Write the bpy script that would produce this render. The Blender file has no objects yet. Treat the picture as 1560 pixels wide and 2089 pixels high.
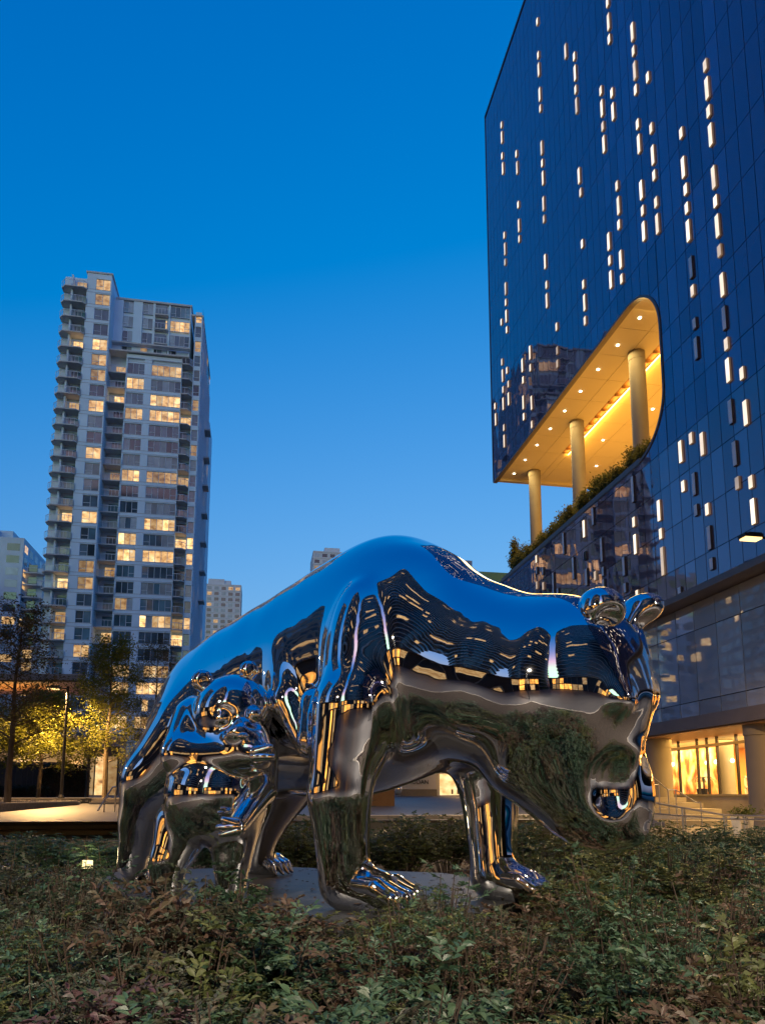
# Dusk plaza: a mirror-polished bear and cub in a planting bed, glass hotel on the right, apartment tower on the left.
import bpy, bmesh, math, random
import numpy as np
from mathutils import Vector, Matrix
random.seed(7)
RNG = np.random.default_rng(7)
C = bpy.context.scene.collection
S = bpy.context.scene
rad = math.radians

# ------------------------------------------------------------------ camera
cam = bpy.data.cameras.new('camera')
camo = bpy.data.objects.new('camera', cam)
C.objects.link(camo)
S.camera = camo
cam.sensor_fit = 'VERTICAL'
cam.sensor_height = 36.0
cam.lens = 1470 / 2089 * 36.0
cam.shift_y = 361.5 / 2089
cam.clip_start = 0.05
cam.clip_end = 4000
camo.location = (0, 0, 1.6)
camo.rotation_euler = (rad(90 + 8.28), 0, rad(-9.86))

# ------------------------------------------------------------------ sky (sun just above the horizon behind the camera, dusk)
K = 0.15                       # world strength; the exposure below undoes it
w = bpy.data.worlds.new('World')
S.world = w
w.use_nodes = True
nt = w.node_tree
bg = nt.nodes['Background']
sk = nt.nodes.new('ShaderNodeTexSky')
sk.sky_type = 'NISHITA'
sk.sun_disc = False
sk.sun_elevation = rad(2)
sk.sun_rotation = rad(205)
sk.ozone_density = 3.5
sk.dust_density = 3.0
sep = nt.nodes.new('ShaderNodeSeparateColor')
com = nt.nodes.new('ShaderNodeCombineColor')
nt.links.new(sk.outputs[0], sep.inputs[0])
for ch, (pw, gain, off, cap) in enumerate(((1.0, 1.5, -.15, 1.05), (1.1, .78, 0, 1.8), (.6, .76, 0, 1.9))):   # film-like grading of the three channels
    a = nt.nodes.new('ShaderNodeMath'); a.operation = 'POWER'; a.inputs[1].default_value = pw
    b = nt.nodes.new('ShaderNodeMath'); b.operation = 'MULTIPLY_ADD'; b.inputs[1].default_value = gain; b.inputs[2].default_value = off; b.use_clamp = False
    mxn = nt.nodes.new('ShaderNodeMath'); mxn.operation = 'MAXIMUM'; mxn.inputs[1].default_value = 0.0
    c = nt.nodes.new('ShaderNodeMath'); c.operation = 'MINIMUM'; c.inputs[1].default_value = cap
    nt.links.new(sep.outputs[ch], a.inputs[0]); nt.links.new(a.outputs[0], b.inputs[0])
    nt.links.new(b.outputs[0], mxn.inputs[0]); nt.links.new(mxn.outputs[0], c.inputs[0]); nt.links.new(c.outputs[0], com.inputs[ch])
nt.links.new(com.outputs[0], bg.inputs[0])
bg.inputs[1].default_value = K
vs = S.view_settings
vs.view_transform = 'Standard'
vs.look = 'None'
vs.gamma = 1
vs.use_curve_mapping = False
vs.exposure = math.log2(1 / K)
S.render.engine = 'CYCLES'
cy = S.cycles
cy.use_denoising = True
cy.max_bounces = 8
cy.glossy_bounces = 6
cy.diffuse_bounces = 3
cy.transmission_bounces = 6
cy.sample_clamp_indirect = 2.0
cy.sample_clamp_direct = 0
cy.caustics_reflective = False
cy.caustics_refractive = False

# ------------------------------------------------------------------ helpers
class MB:
    """Collects shapes and links them as ONE mesh object."""
    def __init__(s):
        s.v = []; s.f = []
    def box(s, x0, x1, y0, y1, z0, z1):
        n = len(s.v)
        s.v += [(x0,y0,z0),(x1,y0,z0),(x1,y1,z0),(x0,y1,z0),(x0,y0,z1),(x1,y0,z1),(x1,y1,z1),(x0,y1,z1)]
        s.f += [tuple(n+i for i in q) for q in ((0,3,2,1),(4,5,6,7),(0,1,5,4),(1,2,6,5),(2,3,7,6),(3,0,4,7))]
        return s
    def quad(s, a, b, c, d):
        n = len(s.v); s.v += [tuple(a), tuple(b), tuple(c), tuple(d)]; s.f.append((n, n+1, n+2, n+3)); return s
    def prism(s, poly, z0, z1):
        n = len(s.v); m = len(poly)
        s.v += [(x, y, z0) for x, y in poly] + [(x, y, z1) for x, y in poly]
        s.f += [tuple(range(n+m-1, n-1, -1)), tuple(range(n+m, n+2*m))]
        s.f += [(n+i, n+(i+1) % m, n+m+(i+1) % m, n+m+i) for i in range(m)]
        return s
    def tube(s, pts, r, seg=8, caps=True):
        pts = [Vector(p) for p in pts]
        rs = r if isinstance(r, (list, tuple)) else [r]*len(pts)
        n0 = len(s.v); k = len(pts)
        up = Vector((0, 0, 1))
        for i, p in enumerate(pts):
            t = (pts[min(i+1, k-1)] - pts[max(i-1, 0)]).normalized()
            a = up if abs(t.z) < .95 else Vector((1, 0, 0))
            u = t.cross(a).normalized(); v = t.cross(u)
            for j in range(seg):
                q = 2*math.pi*j/seg
                s.v.append(tuple(p + (u*math.cos(q) + v*math.sin(q))*rs[i]))
        for i in range(k-1):
            for j in range(seg):
                a = n0+i*seg+j; b = n0+i*seg+(j+1) % seg
                s.f.append((a, b, b+seg, a+seg))
        if caps:
            s.f.append(tuple(n0+j for j in range(seg-1, -1, -1)))
            s.f.append(tuple(n0+(k-1)*seg+j for j in range(seg)))
        return s
    def lathe(s, prof, cx, cy, seg=24):
        n0 = len(s.v)
        for r, z in prof:
            for j in range(seg):
                q = 2*math.pi*j/seg
                s.v.append((cx + r*math.cos(q), cy + r*math.sin(q), z))
        for i in range(len(prof)-1):
            for j in range(seg):
                a = n0+i*seg+j; b = n0+i*seg+(j+1) % seg
                s.f.append((a, b, b+seg, a+seg))
        s.f.append(tuple(n0+j for j in range(seg-1, -1, -1)))
        s.f.append(tuple(n0+(len(prof)-1)*seg+j for j in range(seg)))
        return s
    def mesh(s, name, m, off=(0, 0, 0), smooth=False):
        me = bpy.data.meshes.new(name)
        ox, oy, oz = off
        me.from_pydata([(x-ox, y-oy, z-oz) for x, y, z in s.v], [], s.f)
        me.materials.append(m)
        if smooth:
            for p in me.polygons: p.use_smooth = True
            try: me.set_sharp_from_angle(angle=rad(40))
            except Exception: pass
        me.update()
        return me
    def build(s, name, m, parent=None, smooth=False, kind=None):
        off = wloc(parent) if parent else (0, 0, 0)
        o = bpy.data.objects.new(name, s.mesh(name, m, off, smooth))
        C.objects.link(o)
        if parent: o.parent = parent
        if kind: o['kind'] = kind
        return o

def wloc(o):
    v = Vector((0, 0, 0))
    while o is not None:
        v += Vector(o.location); o = o.parent
    return v

def put(name, me, loc, parent=None, mat=None, rot=None):
    """Links an object that shares mesh ME at world place LOC."""
    o = bpy.data.objects.new(name, me)
    C.objects.link(o)
    o.location = Vector(loc) - (wloc(parent) if parent else Vector((0, 0, 0)))
    if rot: o.rotation_euler = rot
    if parent: o.parent = parent
    if mat is not None and len(me.materials):
        o.material_slots[0].link = 'OBJECT'
        o.material_slots[0].material = mat
    return o

def tag(o, label, cat, group=None):
    o['label'] = label; o['category'] = cat
    if group: o['group'] = group
    return o

def thing(name, label, cat, loc=(0, 0, 0), group=None, rotz=0):
    o = bpy.data.objects.new(name, None)
    C.objects.link(o)
    o.location = loc; o.rotation_euler = (0, 0, rotz)
    o.empty_display_size = .3
    return tag(o, label, cat, group)

def structure(o):
    o['kind'] = 'structure'
    return o

# ------------------------------------------------------------------ materials
def nodes(name):
    m = bpy.data.materials.new(name); m.use_nodes = True
    t = m.node_tree
    return m, t, t.nodes['Principled BSDF']

def mat(name, col, rough=.6, metal=0.0, var=.12, scale=2.0, bump=0.0, bscale=30.0, spec=.5, objvar=0.0, stretch=(1, 1, 1), dist=.02):
    m, t, b = nodes(name)
    b.inputs['Roughness'].default_value = rough
    b.inputs['Metallic'].default_value = metal
    b.inputs['Specular IOR Level'].default_value = spec
    tc = t.nodes.new('ShaderNodeNewGeometry')
    mp = t.nodes.new('ShaderNodeMapping'); mp.inputs['Scale'].default_value = stretch
    t.links.new(tc.outputs['Position'], mp.inputs['Vector'])
    n = t.nodes.new('ShaderNodeTexNoise'); n.inputs['Scale'].default_value = scale
    n.inputs['Detail'].default_value = 6
    t.links.new(mp.outputs[0], n.inputs['Vector'])
    r = t.nodes.new('ShaderNodeMapRange')
    r.inputs['From Min'].default_value = .25; r.inputs['From Max'].default_value = .75
    r.inputs['To Min'].default_value = 1-var; r.inputs['To Max'].default_value = 1+var
    t.links.new(n.outputs['Fac'], r.inputs['Value'])
    mx = t.nodes.new('ShaderNodeVectorMath'); mx.operation = 'SCALE'
    mx.inputs[0].default_value = col[:3]
    t.links.new(r.outputs[0], mx.inputs['Scale'])
    out = mx.outputs[0]
    if objvar:
        oi = t.nodes.new('ShaderNodeObjectInfo')
        r2 = t.nodes.new('ShaderNodeMapRange')
        r2.inputs['To Min'].default_value = 1-objvar; r2.inputs['To Max'].default_value = 1+objvar
        t.links.new(oi.outputs['Random'], r2.inputs['Value'])
        m2 = t.nodes.new('ShaderNodeVectorMath'); m2.operation = 'SCALE'
        t.links.new(out, m2.inputs[0]); t.links.new(r2.outputs[0], m2.inputs['Scale'])
        out = m2.outputs[0]
    t.links.new(out, b.inputs['Base Color'])
    if bump:
        n2 = t.nodes.new('ShaderNodeTexNoise'); n2.inputs['Scale'].default_value = bscale; n2.inputs['Detail'].default_value = 5
        t.links.new(mp.outputs[0], n2.inputs['Vector'])
        bp = t.nodes.new('ShaderNodeBump'); bp.inputs['Strength'].default_value = bump; bp.inputs['Distance'].default_value = dist
        t.links.new(n2.outputs['Fac'], bp.inputs['Height'])
        t.links.new(bp.outputs[0], b.inputs['Normal'])
    return m

def glow(name, col, strength, var=.35, scale=1.2, base=(.05, .05, .05), rough=.1, objvar=.35, sample=False):
    """A lit surface: lamp, screen or the glowing room behind a pane."""
    m, t, b = nodes(name)
    b.inputs['Base Color'].default_value = (*base, 1)
    b.inputs['Roughness'].default_value = rough
    g = t.nodes.new('ShaderNodeNewGeometry')
    n = t.nodes.new('ShaderNodeTexNoise'); n.inputs['Scale'].default_value = scale; n.inputs['Detail'].default_value = 3
    t.links.new(g.outputs['Position'], n.inputs['Vector'])
    r = t.nodes.new('ShaderNodeMapRange')
    r.inputs['From Min'].default_value = .3; r.inputs['From Max'].default_value = .7
    r.inputs['To Min'].default_value = strength*K*(1-var); r.inputs['To Max'].default_value = strength*K*(1+var)
    t.links.new(n.outputs['Fac'], r.inputs['Value'])
    oi = t.nodes.new('ShaderNodeObjectInfo')
    r2 = t.nodes.new('ShaderNodeMapRange')
    r2.inputs['To Min'].default_value = 1-objvar; r2.inputs['To Max'].default_value = 1+objvar
    t.links.new(oi.outputs['Random'], r2.inputs['Value'])
    mu = t.nodes.new('ShaderNodeMath'); mu.operation = 'MULTIPLY'
    t.links.new(r.outputs[0], mu.inputs[0]); t.links.new(r2.outputs[0], mu.inputs[1])
    b.inputs['Emission Color'].default_value = (*col, 1)
    t.links.new(mu.outputs[0], b.inputs['Emission Strength'])
    if not sample:
        m.cycles.emission_sampling = 'NONE'
    return m

def mirror_glass(name, col, rough=.02, metal=.68, wav=.006, wscale=.8):
    """Coated curtain-wall glass: a tinted mirror with the slight waves of real panes."""
    m, t, b = nodes(name)
    b.inputs['Metallic'].default_value = metal
    b.inputs['Roughness'].default_value = rough
    oi = t.nodes.new('ShaderNodeObjectInfo')
    r2 = t.nodes.new('ShaderNodeMapRange')
    r2.inputs['To Min'].default_value = .82; r2.inputs['To Max'].default_value = 1.18
    t.links.new(oi.outputs['Random'], r2.inputs['Value'])
    mx = t.nodes.new('ShaderNodeVectorMath'); mx.operation = 'SCALE'; mx.inputs[0].default_value = col
    t.links.new(r2.outputs[0], mx.inputs['Scale']); t.links.new(mx.outputs[0], b.inputs['Base Color'])
    g = t.nodes.new('ShaderNodeNewGeometry')
    n = t.nodes.new('ShaderNodeTexNoise'); n.inputs['Scale'].default_value = wscale; n.inputs['Detail'].default_value = 1
    t.links.new(g.outputs['Position'], n.inputs['Vector'])
    bp = t.nodes.new('ShaderNodeBump'); bp.inputs['Strength'].default_value = 1; bp.inputs['Distance'].default_value = wav
    t.links.new(n.outputs['Fac'], bp.inputs['Height'])
    t.links.new(bp.outputs[0], b.inputs['Normal'])
    return m

def lamp(name, kind, loc, power, col, parent=None, size=.3, size_y=None, rot=(0, 0, 0), spot=None, blend=.5):
    l = bpy.data.lights.new(name, kind)
    l.energy = power*K; l.color = col
    if kind == 'AREA':
        l.shape = 'RECTANGLE'; l.size = size; l.size_y = size_y or size
    else:
        l.shadow_soft_size = size
    if kind == 'SPOT':
        l.spot_size = rad(spot or 120); l.spot_blend = blend
    o = bpy.data.objects.new(name, l); C.objects.link(o)
    o.rotation_euler = rot
    o.location = Vector(loc) - (wloc(parent) if parent else Vector((0, 0, 0)))
    if parent: o.parent = parent
    return o

def room(name, strength):
    """A lit room behind a pane: blotches of lamp light, walls and furniture, different in every window."""
    m, t, b = nodes(name)
    b.inputs['Base Color'].default_value = (.06, .06, .065, 1); b.inputs['Roughness'].default_value = .08
    g = t.nodes.new('ShaderNodeNewGeometry'); mp = t.nodes.new('ShaderNodeMapping'); mp.inputs['Scale'].default_value = (1, 1, 1.3)
    n = t.nodes.new('ShaderNodeTexNoise'); n.inputs['Scale'].default_value = .95; n.inputs['Detail'].default_value = 5; n.inputs['Roughness'].default_value = .62
    t.links.new(g.outputs['Position'], mp.inputs[0]); t.links.new(mp.outputs[0], n.inputs['Vector'])
    r = t.nodes.new('ShaderNodeValToRGB'); e = r.color_ramp.elements
    e[0].position = .30; e[0].color = (.22, .10, .04, 1); e[1].position = .74; e[1].color = (1.0, .86, .60, 1)
    for p_, c_ in ((.42, (.62, .32, .11, 1)), (.52, (.88, .52, .21, 1)), (.62, (1.0, .66, .31, 1))):
        k = e.new(p_); k.color = c_
    t.links.new(n.outputs['Fac'], r.inputs[0]); t.links.new(r.outputs[0], b.inputs['Emission Color'])
    oi = t.nodes.new('ShaderNodeObjectInfo'); r2 = t.nodes.new('ShaderNodeMapRange')
    r2.inputs['To Min'].default_value = strength*K*.55; r2.inputs['To Max'].default_value = strength*K*1.45
    t.links.new(oi.outputs['Random'], r2.inputs['Value']); t.links.new(r2.outputs[0], b.inputs['Emission Strength'])
    m.cycles.emission_sampling = 'NONE'
    return m

WARM = (1.0, .56, .20)
AMBER = (1.0, .50, .10)
M = dict(
    asphalt=mat('asphalt', (.05, .05, .053), .8, var=.25, scale=.8, bump=.4, bscale=60),
    paving=mat('paving', (.065, .065, .07), .55, var=.18, scale=.6, bump=.15, bscale=25),
    warm_paving=mat('warm_paving', (.16, .15, .135), .6, var=.15, scale=.9, bump=.2, bscale=30),
    concrete=mat('concrete', (.32, .295, .26), .75, var=.2, scale=1.2, bump=.3, bscale=18),
    dark_slab=mat('dark_slab', (.055, .058, .066), .45, var=.3, scale=1.5, bump=.25, bscale=22),
    soil=mat('soil', (.035, .026, .02), .95, var=.4, scale=6, bump=1, bscale=30),
    gravel=mat('gravel', (.30, .28, .26), .9, var=.6, scale=14, bump=1, bscale=18),
    tower_wall=mat('tower_wall', (.66, .82, .94), .7, var=.08, scale=.25),
    tower_wall_b=mat('tower_wall_b', (.58, .68, .76), .7, var=.1, scale=.3),
    slab=mat('slab', (.58, .57, .56), .75, var=.1),
    frame=mat('frame', (.62, .70, .78), .4, var=.05),
    pane_dark=mat('pane_dark', (.075, .115, .15), .06, spec=.9, var=.5, scale=.35, objvar=.7),
    pane_blind=mat('pane_blind', (.28, .35, .40), .25, spec=.7, var=.3, scale=.5, objvar=.5),
    pane_teal=mat('pane_teal', (.10, .19, .24), .05, spec=.9, var=.4, scale=.4, objvar=.6),
    lit=room('lit_pane', 1.0),
    lit_hot=room('lit_hot_pane', 1.55),
    lit_dim=room('lit_dim_pane', .5),
    rail_glass=mat('rail_glass', (.06, .08, .09), .08, spec=.9, var=.2, scale=.4),
    metal_grey=mat('metal_grey', (.20, .20, .21), .4, metal=.6, var=.1),
    black_metal=mat('black_metal', (.015, .015, .017), .45, metal=.3),
    brown_wall=mat('brown_wall', (.16, .09, .045), .7, var=.1),
    bronze=mat('bronze', (.13, .10, .09), .4, metal=.4, var=.1),
    fascia=mat('fascia', (.17, .155, .15), .5, metal=.2, var=.08),
    hotel_glass=mirror_glass('hotel_glass', (.215, .19, .285), wav=.006, wscale=.45),
    hotel_glass_b=mirror_glass('hotel_glass_b', (.30, .23, .29), wav=.008, wscale=.5),
    lower_glass=mirror_glass('lower_glass', (.30, .28, .30), wav=.05, wscale=.55),
    podium_glass=mirror_glass('podium_glass', (.70, .75, .79), metal=.6, wav=.012, wscale=.35),
    fin_lit=glow('fin_lit', (1, .79, .56), 1.35, var=.3, scale=.7, base=(.6, .6, .6), objvar=.38),
    fin_side_glow=glow('fin_side_glow', (1, .60, .36), .13, var=.3, scale=1.2, base=(.22, .17, .14), objvar=.2),  # faint glow in the housing stands in for lens light on its sides
    fin_off=mat('fin_off', (.90, .90, .90), .45, var=.1),
    fin_dim=glow('fin_dim', (1, .75, .52), .55, var=.3, scale=.7, base=(.4, .4, .4), objvar=.2),
    soffit=mat('soffit', (.58, .52, .40), .55, var=.04, scale=.4),
    column=mat('column', (.22, .20, .17), .6, var=.08, scale=.8),
    steel=mat('steel', (.62, .62, .62), .28, metal=1.0, var=.05),
    white_wall=mat('white_wall', (.62, .60, .56), .7, var=.08, scale=.4),
    dark_wall=mat('dark_wall', (.055, .055, .06), .7, var=.2, scale=1),
    bark=mat('bark', (.10, .075, .05), .9, var=.35, scale=8, bump=.6, bscale=30, stretch=(1, 1, .3)),
    stem=mat('stem', (.06, .04, .028), .8, var=.3, scale=8),
    wood=mat('wood', (.36, .20, .09), .5, var=.2, scale=2.0, stretch=(1, 8, 1)),
    orange_wall=mat('orange_wall', (.72, .38, .14), .7, var=.1, scale=.7),
    salmon_wall=mat('salmon_wall', (.80, .40, .22), .7, var=.08, scale=.7),
    red_print=mat('red_print', (.62, .16, .07), .7, var=.05),
    beige=mat('beige', (.34, .27, .21), .75, var=.12, scale=.4),
    brick_pink=mat('brick_pink', (.40, .22, .16), .8, var=.15, scale=.5),
    pale_tower=mat('pale_tower', (.66, .67, .70), .75, var=.1, scale=.3),
    green_roof=mat('green_roof', (.50, .60, .18), .7, var=.1),
    dark_tower=mat('dark_tower', (.05, .06, .07), .2, spec=.8, var=.2, scale=.2),
)
_lc = bpy.data.materials  # keep a handle for look-ups
def mchrome():
    m, t, b = nodes('polished_steel')
    b.inputs['Base Color'].default_value = (.80, .81, .83, 1)
    b.inputs['Metallic'].default_value = 1
    b.inputs['Roughness'].default_value = .018
    g = t.nodes.new('ShaderNodeNewGeometry')
    n = t.nodes.new('ShaderNodeTexNoise'); n.inputs['Scale'].default_value = 2.2; n.inputs['Detail'].default_value = 2
    t.links.new(g.outputs['Position'], n.inputs['Vector'])
    bp = t.nodes.new('ShaderNodeBump'); bp.inputs['Strength'].default_value = 1; bp.inputs['Distance'].default_value = .006
    t.links.new(n.outputs['Fac'], bp.inputs['Height']); t.links.new(bp.outputs[0], b.inputs['Normal'])
    n2 = t.nodes.new('ShaderNodeTexNoise'); n2.inputs['Scale'].default_value = 5; n2.inputs['Detail'].default_value = 6
    t.links.new(g.outputs['Position'], n2.inputs['Vector'])
    r = t.nodes.new('ShaderNodeMapRange'); r.inputs['To Min'].default_value = .008; r.inputs['To Max'].default_value = .04
    t.links.new(n2.outputs['Fac'], r.inputs['Value']); t.links.new(r.outputs[0], b.inputs['Roughness'])
    return m
M['chrome'] = mchrome()
# ------------------------------------------------------------------ ground, plaza, road, steps
def ground_sheet(name, poly, z, m, thick=None):
    b = MB()
    if thick: b.prism(poly, z-thick, z)
    else:
        n = len(b.v); b.v += [(x, y, z) for x, y in poly]; b.f.append(tuple(range(len(poly))))
    return structure(b.build(name, m))

ground_sheet('ground', [(-1500, -1500), (1500, -1500), (1500, 1500), (-1500, 1500)], -.06, M['asphalt'])
ground_sheet('plaza_ground', [(-26, -34), (19, -34), (19, 23), (-26, 23)], 0.0, M['paving'])
bed_poly = [(-4.6, .75), (2.5, .55), (8.0, 2.2), (10.9, 9.5), (11.0, 15.4), (6.5, 18.5), (-1.5, 17.0), (-5.6, 14.5), (-6.2, 6.0)]
ground_sheet('planting_bed', bed_poly, .14, M['soil'], .2)

def edge_strip(name, poly, wid, z0, z1, m):
    """A kerb that follows the outline of POLY, in separate lengths."""
    root = MB()
    k = len(poly)
    cx = sum(p[0] for p in poly)/k; cy = sum(p[1] for p in poly)/k
    for i in range(k):
        a = Vector((*poly[i], 0)); b = Vector((*poly[(i+1) % k], 0))
        d = (b-a); L = d.length; d.normalize(); nrm = Vector((d.y, -d.x, 0))
        if nrm.dot(a - Vector((cx, cy, 0))) < 0: nrm = -nrm
        n = max(1, int(L/1.2))
        for j in range(n):
            p = a + d*(L*j/n + .01); q = a + d*(L*(j+1)/n - .01)
            root.prism([tuple(p.xy), tuple(q.xy), tuple((q+nrm*wid).xy), tuple((p+nrm*wid).xy)], z0, z1)
    o = root.build(name, m)
    return structure(o)
edge_strip('bed_kerb', bed_poly, .18, -.05, .20, M['concrete'])

# dark slab the bears stand on
slab_poly = [(-2.0, 9.25), (-1.45, 7.8), (.35, 6.1), (1.9, 6.15), (3.1, 7.3), (2.4, 9.2), (.3, 10.4), (-1.7, 10.2)]
structure(MB().prism(slab_poly, .05, .60).build('plinth_ground', M['dark_slab']))

# street behind, gently rising
rb = MB()
rb.quad((-14, 21.0, .88), (13, 19.5, .88), (18.6, 62, 1.46), (-14, 62, 1.46))
structure(rb.build('street_road', M['paving']))
kb = MB()
for i in range(26):
    x = -2.0 + i*.52
    kb.prism([(x, 20.55-.03*i*.52), (x+.5, 20.55-.03*(i+1)*.52), (x+.5, 20.8-.03*(i+1)*.52), (x, 20.8-.03*i*.52)], .0, 1.0)
structure(kb.build('street_kerb', M['concrete']))
ground_sheet('upper_street_ground', [(-60, 62), (60, 62), (60, 160), (-60, 160)], 1.46, M['asphalt'], .4)

# right terrace by the hotel
ground_sheet('hotel_terrace', [(11.0, 6), (26, 6), (26, 46), (13.5, 46), (12.0, 20)], .2, M['warm_paving'], .3)
kb = MB()
for i in range(8):
    kb.box(10.35-.04*i, 10.6-.04*i, 9.2+i*.95, 10.1+i*.95, .05, .28)
structure(kb.build('terrace_kerb', M['concrete']))
ground_sheet('garden_path', [(8.6, 6.5), (10.3, 6.5), (10.05, 16.6), (8.2, 15.0)], .2, M['paving'], .2)

# left plaza: three broad steps up from the lower level
for i in range(3):
    z1 = .40 + .155*(i+1)
    structure(MB().box(-17, 4.5, 22.9+.42*i, 24.2+.42*i, 0, z1 - .045).build('plaza_step', M['concrete']))
    nz = MB()
    for j in range(14):
        nz.box(-17+1.535*j+.008, -17+1.535*(j+1)-.008, 22.87+.42*i, 23.32+.42*i, z1-.045, z1)
    structure(nz.build('plaza_step', M['warm_paving']))
structure(MB().box(-17, 4.5, 24.55, 44, .2, .862).build('upper_plaza_ground', M['warm_paving']))
structure(MB().box(-17, 4.5, 20.0, 22.87, .1, .40).build('lower_landing_ground', M['warm_paving']))
# raised gravel bed and pavement beyond the low wall
bedL = [(-40, 26.6), (-8.95, 26.8), (-8.15, 36.0), (-8.6, 38.5), (-40, 37.6)]
structure(MB().prism(bedL, .3, 1.24).build('gravel_bed_ground', M['gravel']))
gv = MB()
for i in range(900):
    y = random.uniform(26.9, 37.9); x = random.uniform(-22, -9.1 + (y-26.8)*.085)
    r = random.uniform(.03, .09)
    gv.prism([(x+r*math.cos(a)*random.uniform(.7, 1.2), y+r*math.sin(a)*random.uniform(.7, 1.2)) for a in (0, 1.2, 2.5, 3.8, 5.1)], 1.23, 1.25+r*random.uniform(.5, 1.1))
o = gv.build('gravel', M['gravel'], kind='stuff'); tag(o, 'pale stones scattered over the raised bed under the trees', 'gravel')
structure(MB().prism([(-60, 37.6), (-8.6, 38.5), (-4.2, 41.0), (4.5, 41.5), (4.5, 62), (-60, 62)], .3, 1.40).build('pavement', M['paving']))
for i in range(3):
    structure(MB().box(-7.9, -2.2, 36.6+.5*i, 41.2, .8, .86+.18*(i+1)).build('pavement_step', M['concrete']))

lw = thing('retaining_wall', 'long low concrete retaining wall holding the gravel bed', 'wall', (-8.6, 31.4, .86))
for i in range(8):
    t0, t1 = i/8, (i+1)/8
    a = Vector((-8.95+.8*t0, 26.8+9.2*t0, 0)); b = Vector((-8.95+.8*t1, 26.8+9.2*t1, 0)); d = (b-a).normalized()*.006
    a += d; b -= d
    MB().prism([(a.x, a.y), (b.x, b.y), (b.x-.3, b.y), (a.x-.3, a.y)][::-1], .8, 1.29).build('block', M['concrete'], lw)
for i in range(11):
    MB().box(-9.26-1.2*(i+1)+.012, -9.26-1.2*i, 26.45, 26.75, .8, 1.29).build('block', M['concrete'], lw)

# stepped handrail on the left
hr = thing('handrail', 'slim white metal handrail on the steps left of the bear', 'handrail', (-5.1, 27.0, .86))
a, b, c, d = (-5.33, 26.6, 1.06), (-4.98, 27.3, 1.90), (-4.98, 27.3, .86), (-5.33, 26.6, .6)
MB().tube([(-5.42, 26.85, 1.02), (-5.03, 27.2, 1.84), (-4.92, 27.22, 1.86)], .028).build('rail', M['steel'], hr)
MB().tube([(-4.92, 27.22, 1.86), (-4.92, 27.22, .84)], .026).build('post', M['steel'], hr)
MB().tube([(-5.24, 27.0, 1.40), (-5.24, 27.0, .84)], .026).build('post', M['steel'], hr)
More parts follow.
